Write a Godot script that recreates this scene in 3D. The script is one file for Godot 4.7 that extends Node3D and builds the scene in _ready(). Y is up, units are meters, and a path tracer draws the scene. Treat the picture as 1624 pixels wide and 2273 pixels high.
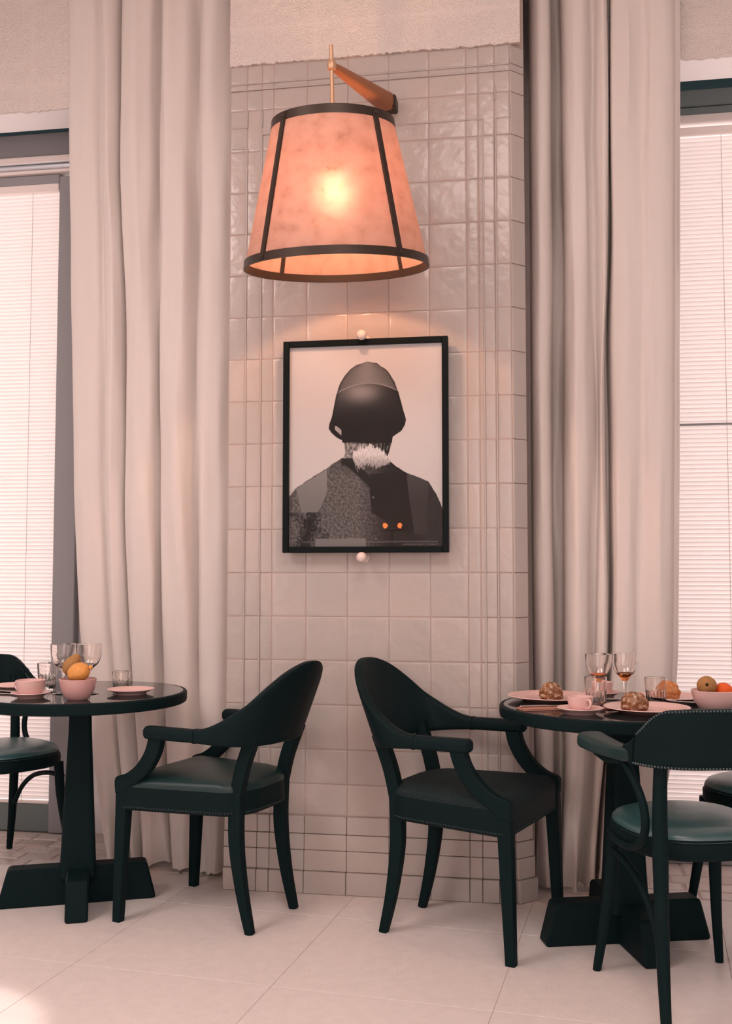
extends Node3D
# A dining corner between two blinded windows: tiled pillar, shaded wall lamp, framed print, two laid tables and five chairs.

const TOP := 0.765            # height of both table tops

# ---------------------------------------------------------------- geometry
class Geo:
	var v := PackedVector3Array()
	var t := PackedVector2Array()

	func tri(a: Vector3, b: Vector3, c: Vector3, ta := Vector2.ZERO, tb := Vector2.ZERO, tc := Vector2.ZERO) -> void:
		if (b - a).cross(c - a).length_squared() < 1e-18:
			return
		v.append(a); v.append(b); v.append(c)
		t.append(ta); t.append(tb); t.append(tc)

	func quad(a: Vector3, b: Vector3, c: Vector3, d: Vector3) -> void:
		tri(a, b, c, Vector2(0, 1), Vector2(1, 1), Vector2(1, 0))
		tri(a, c, d, Vector2(0, 1), Vector2(1, 0), Vector2(0, 0))

	func grid(rows: Array, around := false, along := false) -> void:
		var nr: int = rows.size()
		var nc: int = rows[0].size()
		for i in (nr if along else nr - 1):
			var r0: PackedVector3Array = rows[i]
			var r1: PackedVector3Array = rows[(i + 1) % nr]
			for j in (nc if around else nc - 1):
				var k := (j + 1) % nc
				tri(r0[j], r0[k], r1[k])
				tri(r0[j], r1[k], r1[j])

	func fan(loop: PackedVector3Array, back := false) -> void:
		var m := Vector3.ZERO
		for p in loop:
			m += p
		m /= loop.size()
		for i in loop.size():
			var q := loop[(i + 1) % loop.size()]
			if back:
				tri(m, q, loop[i])
			else:
				tri(m, loop[i], q)

	func orient(from := 0) -> Geo:   # turn a closed shape so that its faces look outwards
		var vol := 0.0
		var o := v[from] if v.size() > from else Vector3.ZERO
		for i in range(from, v.size(), 3):
			vol += (v[i] - o).dot((v[i + 1] - o).cross(v[i + 2] - o))
		if vol < 0:
			for i in range(from, v.size(), 3):
				var w := v[i + 1]
				v[i + 1] = v[i + 2]
				v[i + 2] = w
				var u := t[i + 1]
				t[i + 1] = t[i + 2]
				t[i + 2] = u
		return self

	func add(o: Geo, x := Transform3D()) -> Geo:
		for p in o.v:
			v.append(x * p)
		t.append_array(o.t)
		return self

	func move(x: Transform3D) -> Geo:
		for i in v.size():
			v[i] = x * v[i]
		return self

	func mesh(material: Material, angle := 40.0) -> ArrayMesh:
		var n := v.size() / 3
		var face := PackedVector3Array()
		var unit := PackedVector3Array()
		var at := {}
		var keys: Array[Vector3i] = []
		keys.resize(v.size())
		for f in n:
			var c := (v[3 * f + 1] - v[3 * f]).cross(v[3 * f + 2] - v[3 * f])
			face.append(c)
			unit.append(c.normalized())
			for k in 3:
				var key := Vector3i((v[3 * f + k] * 20000.0).round())
				keys[3 * f + k] = key
				if at.has(key):
					at[key].append(f)
				else:
					at[key] = [f]
		var limit := cos(deg_to_rad(angle))
		var verts := PackedVector3Array()
		var norms := PackedVector3Array()
		var uvs := PackedVector2Array()
		verts.resize(v.size()); norms.resize(v.size()); uvs.resize(v.size())
		for f in n:
			for k in 3:
				var i: int = 3 * f + [0, 2, 1][k]
				var s := Vector3.ZERO
				for g: int in at[keys[i]]:
					if g == f or unit[g].dot(unit[f]) > limit:
						s += face[g]
				verts[3 * f + k] = v[i]
				norms[3 * f + k] = s.normalized()
				uvs[3 * f + k] = t[i]
		var a := []
		a.resize(Mesh.ARRAY_MAX)
		a[Mesh.ARRAY_VERTEX] = verts
		a[Mesh.ARRAY_NORMAL] = norms
		a[Mesh.ARRAY_TEX_UV] = uvs
		var m := ArrayMesh.new()
		m.add_surface_from_arrays(Mesh.PRIMITIVE_TRIANGLES, a)
		m.surface_set_material(0, material)
		return m


func loft(rows: Array, cap_start := true, cap_end := true) -> Geo:
	var g := Geo.new()
	g.grid(rows, true)
	if cap_start:
		g.fan(rows[0], true)
	if cap_end:
		g.fan(rows[rows.size() - 1])
	return g.orient()


func ring(at: Vector3, a: Vector3, b: Vector3, n := 16, e := 2.0) -> PackedVector3Array:   # a superellipse: e 2 is round, 5 nearly square
	var out := PackedVector3Array()
	for i in n:
		var c := cos(TAU * i / n)
		var s := sin(TAU * i / n)
		out.append(at + a * (signf(c) * pow(absf(c), 2.0 / e)) + b * (signf(s) * pow(absf(s), 2.0 / e)))
	return out


func curve(points: Array, each := 8) -> PackedVector3Array:   # a smooth line through points
	var out := PackedVector3Array()
	var n := points.size()
	for i in n - 1:
		var p0: Vector3 = points[max(i - 1, 0)]
		var p1: Vector3 = points[i]
		var p2: Vector3 = points[i + 1]
		var p3: Vector3 = points[min(i + 2, n - 1)]
		for k in each:
			out.append(p1.cubic_interpolate(p2, p0, p3, float(k) / each))
	out.append(points[n - 1])
	return out


# a bar along a path; widths are [start, ..., end] half sizes across (side) and up
func bar(path: PackedVector3Array, side: Array, up: Array, top := Vector3.UP, n := 14, e := 2.0, round_end := 0.0) -> Geo:
	var rows := []
	var m := path.size()
	for i in m:
		var d := (path[min(i + 1, m - 1)] - path[max(i - 1, 0)]).normalized()
		var x := top.cross(d)
		x = x.normalized() if x.length() > 0.01 else Vector3.RIGHT
		var y := d.cross(x).normalized()
		var f := float(i) / (m - 1)
		var a := mix(side, f)
		var b := mix(up, f)
		if i == 0 and round_end > 0:
			for k in [[1.0, 0.35], [0.75, 0.7], [0.38, 0.93]]:
				rows.append(ring(path[0] - d * (round_end * k[0]), x * a * k[1], y * b * k[1], n, e))
		rows.append(ring(path[i], x * a, y * b, n, e))
		if i == m - 1 and round_end > 0:
			for k in [[0.38, 0.93], [0.75, 0.7], [1.0, 0.35]]:
				rows.append(ring(path[i] + d * (round_end * k[0]), x * a * k[1], y * b * k[1], n, e))
	return loft(rows)


func mix(list: Array, f: float) -> float:
	var x := f * (list.size() - 1)
	var i := int(min(floor(x), list.size() - 2)) if list.size() > 1 else 0
	return list[0] if list.size() == 1 else lerpf(list[i], list[i + 1], x - i)


func line(a: Vector3, b: Vector3) -> PackedVector3Array:
	return PackedVector3Array([a, b])


func lathe(profile: Array, n := 40) -> Geo:
	var rows := []
	for p: Vector2 in profile:
		rows.append(ring(Vector3(0, p.y, 0), Vector3(p.x, 0, 0), Vector3(0, 0, p.x), n))
	var g := Geo.new()
	g.grid(rows, true)
	return g.orient()


func box(size: Vector3, bevel := 0.004) -> Geo:
	var h := size / 2
	var b := minf(bevel, minf(h.x, minf(h.y, h.z)) * 0.9)
	var rows := []
	for y in [[-h.y, b], [-h.y + b, 0.0], [h.y - b, 0.0], [h.y, b]]:
		var x: float = h.x - y[1]
		var z: float = h.z - y[1]
		var c: float = b - y[1]
		var r := PackedVector3Array()
		for q in [[1, 0, 1, 1], [0, 1, 1, 1], [0, 1, -1, 1], [1, 0, -1, 1], [1, 0, -1, -1], [0, 1, -1, -1], [0, 1, 1, -1], [1, 0, 1, -1]]:
			r.append(Vector3((x - c * q[1]) * q[2], y[0], (z - c * q[0]) * q[3]))
		rows.append(r)
	return loft(rows)


func boxed(lo: Vector3, hi: Vector3, bevel := 0.004) -> Geo:
	return box(hi - lo, bevel).move(Transform3D(Basis(), (lo + hi) / 2))


func inset(poly: PackedVector2Array, d: float) -> PackedVector2Array:
	var out := PackedVector2Array()
	var n := poly.size()
	var area := 0.0
	for i in n:
		area += poly[i].cross(poly[(i + 1) % n])
	for i in n:
		var a := (poly[i] - poly[(i + n - 1) % n]).normalized()
		var b := (poly[(i + 1) % n] - poly[i]).normalized()
		var na := Vector2(-a.y, a.x)
		var nb := Vector2(-b.y, b.x)
		var m := (na + nb).normalized()
		out.append(poly[i] + m * (d * signf(area) / maxf(0.35, m.dot(na))))
	return out


func extrude(poly: PackedVector2Array, depth: float, bevel := 0.003) -> Geo:   # outline in x and y, thickness along z
	var g := Geo.new()
	var area := 0.0
	for i in poly.size():
		area += poly[i].cross(poly[(i + 1) % poly.size()])
	if area < 0:
		poly = poly.duplicate()
		poly.reverse()
	var small := inset(poly, bevel)
	var rows := []
	for k in [[small, -depth / 2], [poly, -depth / 2 + bevel], [poly, depth / 2 - bevel], [small, depth / 2]]:
		var r := PackedVector3Array()
		for p: Vector2 in k[0]:
			r.append(Vector3(p.x, p.y, k[1]))
		rows.append(r)
	g.grid(rows, true)
	var cut := Geometry2D.triangulate_polygon(small)
	var caps := Geo.new()
	if cut.is_empty():      # a convex outline too fine for the triangulator
		for i in range(1, small.size() - 1):
			cut.append_array(PackedInt32Array([0, i, i + 1]))
	for i in range(0, cut.size(), 3):
		var a := small[cut[i]]
		var b := small[cut[i + 1]]
		var c := small[cut[i + 2]]
		if (b - a).cross(c - a) < 0:
			var w := b
			b = c
			c = w
		g.tri(Vector3(a.x, a.y, depth / 2), Vector3(b.x, b.y, depth / 2), Vector3(c.x, c.y, depth / 2))
		g.tri(Vector3(a.x, a.y, -depth / 2), Vector3(c.x, c.y, -depth / 2), Vector3(b.x, b.y, -depth / 2))
	return g.add(caps)


func flat(poly: PackedVector2Array, y0: float, y1: float, bevel: float) -> Geo:   # a slab whose outline lies in x and z
	var g := extrude(poly, y1 - y0, bevel)
	for i in g.v.size():
		g.v[i] = Vector3(g.v[i].x, g.v[i].z + (y0 + y1) / 2, g.v[i].y)
	return g.orient()


func rounded(points: Array, radius: float, n := 6) -> PackedVector2Array:   # a polygon with rounded corners
	var out := PackedVector2Array()
	var m := points.size()
	for i in m:
		var p: Vector2 = points[i]
		var a: Vector2 = points[(i + m - 1) % m]
		var b: Vector2 = points[(i + 1) % m]
		var p0 := p + (a - p).normalized() * minf(radius, (a - p).length() * 0.48)
		var p1 := p + (b - p).normalized() * minf(radius, (b - p).length() * 0.48)
		for k in n + 1:
			var f := float(k) / n
			out.append(p0.lerp(p, f).lerp(p.lerp(p1, f), f))
	return out


# ---------------------------------------------------------------- nodes
var taken := {}


func numbered(called: String) -> String:
	var k: int = taken.get(called, 0)
	taken[called] = k + 1
	return called if k == 0 else "%s_%03d" % [called, k]


func part(called: String, g: Variant, material: Material, parent: Node3D, angle := 40.0, label := "") -> MeshInstance3D:
	var o := MeshInstance3D.new()
	o.name = called
	o.mesh = g if g is Mesh else g.mesh(material, angle)
	if g is Mesh and material:
		o.material_override = material
	o.cast_shadow = GeometryInstance3D.SHADOW_CASTING_SETTING_ON
	parent.add_child(o, true)
	if label:
		o.set_meta("label", label)
	return o


func tag(o: Node3D, label: String, category := "", group := "", kind := "") -> Node3D:
	o.set_meta("label", label)
	if category:
		o.set_meta("category", category)
	if group:
		o.set_meta("group", group)
	if kind:
		o.set_meta("kind", kind)
	return o


func thing(called: String, label: String, category: String, at := Vector3.ZERO, turn := 0.0, group := "") -> Node3D:
	var o := Node3D.new()
	o.name = numbered(called)
	add_child(o, true)
	o.position = at
	o.rotation.y = turn
	return tag(o, label, category, group)


func setting(called: String, label: String, at := Vector3.ZERO) -> Node3D:
	var o := Node3D.new()
	o.name = numbered(called)
	add_child(o, true)
	o.position = at
	return tag(o, label, "", "", "structure")


func copy_of(o: Node3D, label: String, at: Vector3, turn: float) -> Node3D:
	var c: Node3D = o.duplicate()
	c.name = numbered(String(o.name))
	add_child(c, true)
	c.position = at
	c.rotation.y = turn
	c.set_meta("label", label)
	return c


# ---------------------------------------------------------------- materials
func noise(freq: float, octaves := 4, salt := 1, kind := FastNoiseLite.TYPE_SIMPLEX_SMOOTH) -> FastNoiseLite:
	var n := FastNoiseLite.new()
	n.seed = salt
	n.noise_type = kind
	n.frequency = freq
	n.fractal_octaves = octaves
	return n


func noise_map(freq: float, octaves := 4, salt := 1, stops: Array = [], side := 512) -> NoiseTexture2D:
	var x := NoiseTexture2D.new()
	x.width = side
	x.height = side
	x.seamless = true
	x.noise = noise(freq, octaves, salt)
	if stops:
		var r := Gradient.new()
		var offs := PackedFloat32Array()
		var cols := PackedColorArray()
		for s in stops:
			offs.append(s[0])
			cols.append(s[1])
		r.offsets = offs
		r.colors = cols
		x.color_ramp = r
	return x


func mat(color: Color, rough := 0.6, specular := 0.5, metal := 0.0) -> StandardMaterial3D:
	var m := StandardMaterial3D.new()
	m.albedo_color = color
	m.roughness = rough
	m.metallic_specular = specular
	m.metallic = metal
	return m


func relief(m: StandardMaterial3D, tex: Texture2D, cm: float, per_metre: float, world := false) -> StandardMaterial3D:
	m.heightmap_enabled = true
	m.heightmap_texture = tex
	m.heightmap_scale = cm
	m.uv1_triplanar = true
	m.uv1_world_triplanar = world
	m.uv1_scale = Vector3.ONE * per_metre
	return m


func tint(m: StandardMaterial3D, tex: Texture2D, per_metre: float, world := false) -> StandardMaterial3D:
	m.albedo_texture = tex
	m.uv1_triplanar = true
	m.uv1_world_triplanar = world
	m.uv1_scale = Vector3.ONE * per_metre
	return m


var M := {}


func rgb(r: int, g: int, b: int) -> Color:
	return Color(r / 255.0, g / 255.0, b / 255.0)


func make_materials() -> void:
	var fine := noise_map(0.09, 4, 3)
	var soft := noise_map(0.012, 3, 5)
	var mid := noise_map(0.03, 5, 8)
	M.plaster = relief(mat(rgb(224, 214, 207), 0.95, 0.2), fine, 0.6, 2.2, true)
	M.paint = mat(rgb(248, 244, 243), 0.55, 0.4)
	M.room = mat(rgb(218, 213, 212), 0.9, 0.2)
	M.ceiling = mat(rgb(230, 224, 221), 0.9, 0.2)
	for k in 3:
		M["glaze%d" % k] = relief(mat([rgb(182, 172, 166), rgb(179, 170, 164), rgb(185, 174, 167)][k], 0.22, 0.5), soft, 0.14, 1.7 + 0.3 * k, true)
	M.grout = mat(rgb(176, 158, 149), 0.9, 0.2)
	M.stone = relief(mat(rgb(255, 255, 255), 0.42, 0.4), fine, 0.03, 1.5, true)
	M.stone.albedo_texture = noise_map(0.02, 5, 21, [[0.0, rgb(220, 211, 206)], [0.5, rgb(225, 215, 210)], [1.0, rgb(229, 219, 214)]])
	M.joint = mat(rgb(200, 186, 178), 0.9, 0.2)
	for k in 3:
		M["sett%d" % k] = relief(mat([rgb(206, 194, 188), rgb(214, 203, 197), rgb(198, 186, 180)][k], 0.3, 0.5), soft, 0.25, 4.0, true)
	M.linen = relief(mat(rgb(226, 217, 211), 0.95, 0.15), noise_map(0.2, 2, 30), 0.08, 6.0, true)
	M.linen.backlight_enabled = true
	M.linen.backlight = Color(0.30, 0.285, 0.28)
	M.slat = mat(rgb(240, 230, 226), 0.6, 0.3)
	M.slat.backlight_enabled = true
	M.slat.backlight = Color(0.58, 0.57, 0.57)
	M.white = mat(rgb(238, 226, 221), 0.45, 0.4)
	M.frame_grey = mat(rgb(146, 145, 147), 0.5, 0.4)
	M.frame_dark = mat(rgb(104, 114, 113), 0.5, 0.4)
	M.metal_rail = mat(rgb(200, 205, 212), 0.25, 0.5, 0.9)
	M.recess_shade = mat(rgb(20, 34, 36), 0.9, 0.1)  # shade of the recess above the windows, put into the colour
	M.cord = mat(rgb(205, 196, 192), 0.7, 0.3)
	M.pane = mat(Color(0.97, 1, 1, 0.002), 0.0, 0.22)
	M.pane.transparency = BaseMaterial3D.TRANSPARENCY_ALPHA
	M.wood = relief(mat(rgb(16, 31, 33), 0.5, 0.16), noise_map(0.05, 3, 40), 0.03, 3.0)
	M.tabletop = mat(rgb(13, 28, 31), 0.07, 0.55)
	M.leather = relief(mat(rgb(26, 50, 50), 0.36, 0.42), fine, 0.03, 9.0)
	M.green_leather = relief(mat(rgb(54, 90, 92), 0.27, 0.66), fine, 0.03, 9.0)
	M.hide = relief(mat(rgb(16, 31, 33), 0.5, 0.18), fine, 0.03, 9.0)
	M.velvet = relief(mat(rgb(255, 255, 255), 0.75, 0.3), mid, 0.25, 7.0)
	M.velvet.albedo_texture = noise_map(0.05, 5, 44, [[0.0, rgb(15, 30, 32)], [0.55, rgb(20, 36, 38)], [0.75, rgb(46, 56, 56)], [1.0, rgb(58, 62, 60)]])
	M.stud = mat(rgb(70, 84, 86), 0.35, 0.5, 0.8)
	M.stud_dark = mat(rgb(30, 44, 46), 0.5, 0.4, 0.3)
	M.bronze = mat(rgb(62, 50, 42), 0.45, 0.5, 0.55)
	M.brass = mat(rgb(196, 160, 128), 0.35, 0.5, 0.5)
	M.arm_wood = mat(rgb(150, 96, 62), 0.45, 0.4)
	M.shade = mat(Color(1, 1, 1, 0.60), 0.5, 0.3)
	tint(M.shade, noise_map(0.016, 6, 60, [[0.0, rgb(160, 120, 100)], [0.25, rgb(204, 168, 150)], [0.55, rgb(214, 182, 166)], [1.0, rgb(222, 192, 178)]]), 1.9)
	M.shade.refraction_enabled = true      # scraped parchment: it scatters what passes, most of it forwards
	M.shade.refraction_scale = 0.03
	M.shade.backlight_enabled = true
	M.shade.backlight = Color(0.62, 0.59, 0.58)
	M.bulb = mat(rgb(255, 236, 214), 0.6, 0.3)
	M.bulb.emission_enabled = true
	M.bulb.emission = Color(1.0, 0.90, 0.82)
	M.bulb.emission_energy_multiplier = 20.0
	M.halo = mat(Color(1, 0.93, 0.85, 0.35), 0.9, 0.1)  # glowing shell added round the bulb to soften its bright core
	M.halo.transparency = BaseMaterial3D.TRANSPARENCY_ALPHA
	M.halo.emission_enabled = true
	M.halo.emission = Color(1.0, 0.86, 0.76)
	M.halo.emission_energy_multiplier = 10.0
	M.black_frame = mat(rgb(14, 22, 23), 0.4, 0.22)
	M.porcelain = mat(rgb(226, 188, 182), 0.22, 0.5)
	M.rose = mat(rgb(205, 160, 156), 0.3, 0.5)
	M.knob = mat(rgb(226, 206, 196), 0.3, 0.5)
	M.glass = mat(Color(1, 0.985, 0.975, 0.0), 0.0, 0.5)
	M.glass.refraction_enabled = true
	M.glass.refraction_scale = 0.05
	M.amber = mat(Color(0.98, 0.62, 0.38, 0.0), 0.0, 0.5)
	M.amber.refraction_enabled = true
	M.amber.refraction_scale = 0.05
	M.steel = mat(rgb(200, 190, 186), 0.2, 0.5, 0.95)
	M.napkin = mat(rgb(176, 128, 112), 0.9, 0.2)
	M.crust = relief(mat(rgb(255, 255, 255), 0.8, 0.3), mid, 0.5, 7.0)
	M.crust.albedo_texture = noise_map(0.012, 5, 70, [[0.0, rgb(70, 42, 28)], [0.4, rgb(122, 78, 50)], [0.55, rgb(160, 112, 78)], [0.68, rgb(205, 178, 156)], [1.0, rgb(220, 200, 184)]])
	M.golden = relief(mat(rgb(255, 255, 255), 0.7, 0.3), mid, 0.3, 7.0)
	M.golden.albedo_texture = noise_map(0.012, 4, 71, [[0.0, rgb(170, 98, 52)], [0.5, rgb(206, 136, 84)], [1.0, rgb(226, 178, 132)]])
	M.lemon = relief(mat(rgb(255, 255, 255), 0.45, 0.4), fine, 0.05, 14.0)
	M.lemon.albedo_texture = noise_map(0.01, 3, 72, [[0.0, rgb(206, 134, 64)], [1.0, rgb(232, 170, 96)]])
	M.pear = relief(mat(rgb(255, 255, 255), 0.6, 0.3), fine, 0.05, 14.0)
	M.pear.albedo_texture = noise_map(0.02, 4, 73, [[0.0, rgb(138, 100, 56)], [0.5, rgb(166, 122, 76)], [1.0, rgb(190, 142, 92)]])
	M.orange = relief(mat(rgb(232, 98, 36), 0.5, 0.4), fine, 0.08, 20.0)
	M.stem = mat(rgb(52, 44, 24), 0.8, 0.2)
	M.globe = mat(rgb(255, 220, 180), 0.5, 0.3)
	M.globe.emission_enabled = true
	M.globe.emission = Color(1.0, 0.44, 0.2)
	M.globe.emission_energy_multiplier = 70.0
	M.added_lamp_face = mat(rgb(255, 244, 238), 0.6, 0.3)  # glowing face of the added fill panels and added spotlight
	M.added_lamp_face.emission_enabled = true
	M.added_lamp_face.emission = Color(1.0, 0.93, 0.9)
	M.added_lamp_face.emission_energy_multiplier = 1.5


# ---------------------------------------------------------------- build
func _ready() -> void:
	# camera, sky, lights, exposure
	var cam := Camera3D.new()
	cam.name = "camera"
	add_child(cam)
	cam.position = Vector3(0.655, 1.2, 3.916)
	cam.rotation = Vector3(deg_to_rad(3.446), deg_to_rad(9.5), 0)
	cam.fov = 52.59
	cam.near = 0.05
	cam.far = 60
	cam.current = true
	var env := Environment.new()
	env.background_mode = Environment.BG_COLOR
	env.background_color = Color(1.0, 0.935, 0.925)
	env.background_energy_multiplier = 2.6
	env.tonemap_mode = Environment.TONE_MAPPER_LINEAR
	env.tonemap_exposure = 1.2
	env.sdfgi_enabled = true
	env.ssao_enabled = true
	env.ssil_enabled = true
	var we := WorldEnvironment.new()
	we.name = "world"
	we.environment = env
	add_child(we)
	for k in [[-2.3, 6.4], [0.7, 3.4]]:  # overhead fill lights, added out of view to brighten the room
		var l := AreaLight3D.new()
		l.name = "added_fill_light"
		add_child(l, true)
		l.area_size = Vector2(1.2, 2.0)
		l.light_color = Color(1.0, 0.93, 0.915)
		l.light_energy = k[1]
		l.area_range = 12.0
		l.area_attenuation = 2.0
		l.shadow_enabled = true
		l.position = Vector3(k[0], 3.93, 3.4)
		l.rotation.x = -PI / 2
	make_materials()
	room()
	pillar()
	window_side(true)
	window_side(false)
	curtains()
	wall_lamp()
	picture()
	tables()
	armchairs()
	bentwood_chairs()
	left_table_things()
	right_table_things()
	unseen_lamps()


# ---------------------------------------------------------------- the room
func room() -> void:
	var floor_ := setting("floor", "pale pinkish stone floor of large tiles with hairline joints")
	part("slab", boxed(Vector3(-3.9, -0.2, -0.145), Vector3(3.9, -0.0016, 6.9), 0.0), M.joint, floor_)
	part("slab", boxed(Vector3(-3.9, -0.2, -1.1), Vector3(3.9, -0.005, -0.145), 0.0), M.joint, floor_)
	var area := PackedVector2Array([Vector2(-3.78, -0.14), Vector2(3.78, -0.14), Vector2(3.78, 6.58), Vector2(-3.78, 6.58)])
	var rot := Transform2D(deg_to_rad(6.0), Vector2(-0.13, 0.90))
	for i in range(-8, 9):
		for j in range(-4, 11):
			var q := PackedVector2Array()
			for c in [[0, 0], [1, 0], [1, 1], [0, 1]]:
				q.append(rot * Vector2((i + c[0]) * 0.65 + (-0.001 if c[0] else 0.001), (j + c[1]) * 0.63 + (-0.001 if c[1] else 0.001)))
			for piece in Geometry2D.intersect_polygons(q, area):
				if piece.size() >= 3:
					part("floor_tile", flat(piece, -0.012, 0.0, 0.0006), M.stone, floor_, 20)
	# small uneven setts between the big tiles and the windows
	var r := RandomNumberGenerator.new()
	r.seed = 11
	for row in 5:
		var z := -0.655 + 0.1 * row
		var x := -2.9 + 0.07 * (row % 2)
		while x < 2.6:
			var w := r.randf_range(0.11, 0.17)
			if x + w < -0.60 or x > 0.60:
				var g := box(Vector3(w - 0.006, 0.05, 0.094), 0.006)
				var o := part("sett", g, M["sett%d" % r.randi_range(0, 2)], floor_)
				o.position = Vector3(x + w / 2, -0.026 + r.randf_range(-0.002, 0.002), z + 0.05)
				o.rotation = Vector3(r.randf_range(-0.02, 0.02), r.randf_range(-0.03, 0.03), r.randf_range(-0.02, 0.02))
			x += w
	# ceiling and the three walls that the camera has behind and beside it
	tag(part("ceiling", boxed(Vector3(-3.95, 4.0, -1.1), Vector3(3.95, 4.2, 6.95), 0.0), M.ceiling, self), "plain pale ceiling high above the tables", "", "", "structure")
	tag(part("wall_left", boxed(Vector3(-3.95, -0.2, -1.1), Vector3(-3.8, 4.0, 6.95), 0.0), M.room, self), "plain pale side wall left of the left window", "", "", "structure")
	tag(part("wall_right", boxed(Vector3(3.8, -0.2, -1.1), Vector3(3.95, 4.0, 6.95), 0.0), M.room, self), "plain pale side wall right of the right window", "", "", "structure")
	var back := setting("wall_back", "pale rear wall with glazed openings to daylight on both sides")
	part("pier", boxed(Vector3(-3.8, -0.2, 6.6), Vector3(-3.3, 4.0, 6.8), 0.0), M.room, back)
	part("pier", boxed(Vector3(3.3, -0.2, 6.6), Vector3(3.8, 4.0, 6.8), 0.0), M.room, back)
	part("pier", boxed(Vector3(-2.3, -0.2, 6.6), Vector3(0.3, 4.0, 6.8), 0.0), M.room, back)
	part("lintel", boxed(Vector3(-3.3, 3.5, 6.6), Vector3(3.3, 4.0, 6.8), 0.0), M.room, back)
	part("parapet", boxed(Vector3(-3.3, -0.2, 6.6), Vector3(3.3, 0.25, 6.8), 0.0), M.room, back)
	for x in [-3.3, -2.42, 0.3, 1.8, 3.18]:
		part("mullion", boxed(Vector3(x, 0.25, 6.67), Vector3(x + 0.12, 3.5, 6.73), 0.004), M.frame_dark, back)
	# the wall that holds the windows: solid piers and the rough plaster band with its smooth soffit
	for k in [[-3.9, -3.35, "plain pale wall at the far left of the left window"], [-1.50, -0.56, "plain pale wall behind the left curtain"], [0.60, 1.0, "plain pale wall behind the right curtain"], [3.0, 3.9, "plain pale wall at the far right of the right window"]]:
		tag(part(numbered("wall_front"), boxed(Vector3(k[0], -0.2, -1.0), Vector3(k[1], 4.0, -0.72), 0.0), M.room, self), k[2], "", "", "structure")
	for s in [[-3.8, -0.556, "rough pale plaster band above the left window"], [0.90, 3.8, "rough pale plaster band above the right window"]]:
		var up := setting("wall_upper", s[2])
		part("band", boxed(Vector3(s[0], 3.275, -0.50), Vector3(s[1], 4.0, -0.31), 0.0), M.paint, up)
		part("backing", boxed(Vector3(s[0] if s[0] < 0 else 0.68, 3.42, -1.0), Vector3(s[1], 4.0, -0.50), 0.0), M.recess_shade, up)  # coloured dark to stand for the shade in the recess
		part("rough_plaster", plaster(s[0], s[1], 3.272, 4.0, 0.02), M.plaster, up, 80).position.z = -0.31


func plaster(x0: float, x1: float, y0: float, y1: float, step: float) -> Geo:   # a lumpy coat about 12 mm thick with a ragged lower edge
	var n := noise(14.0, 3, 90)
	var nf := noise(60.0, 2, 91)
	var rows := []
	var ny := int((y1 - y0) / step)
	var nx := int((x1 - x0) / step)
	for j in range(-1, ny + 1):
		var r := PackedVector3Array()
		for i in nx + 1:
			var x := lerpf(x0, x1, float(i) / nx)
			var y := lerpf(y0, y1, float(maxi(j, 0)) / ny)
			if j <= 0:
				y += nf.get_noise_2d(x, 0.3) * 0.008
			r.append(Vector3(x, y, -0.002 if j < 0 else 0.012 + n.get_noise_2d(x, y) * 0.004 + nf.get_noise_2d(x, y) * 0.004))
		rows.append(r)
	var g := Geo.new()
	g.grid(rows)
	return g


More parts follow.
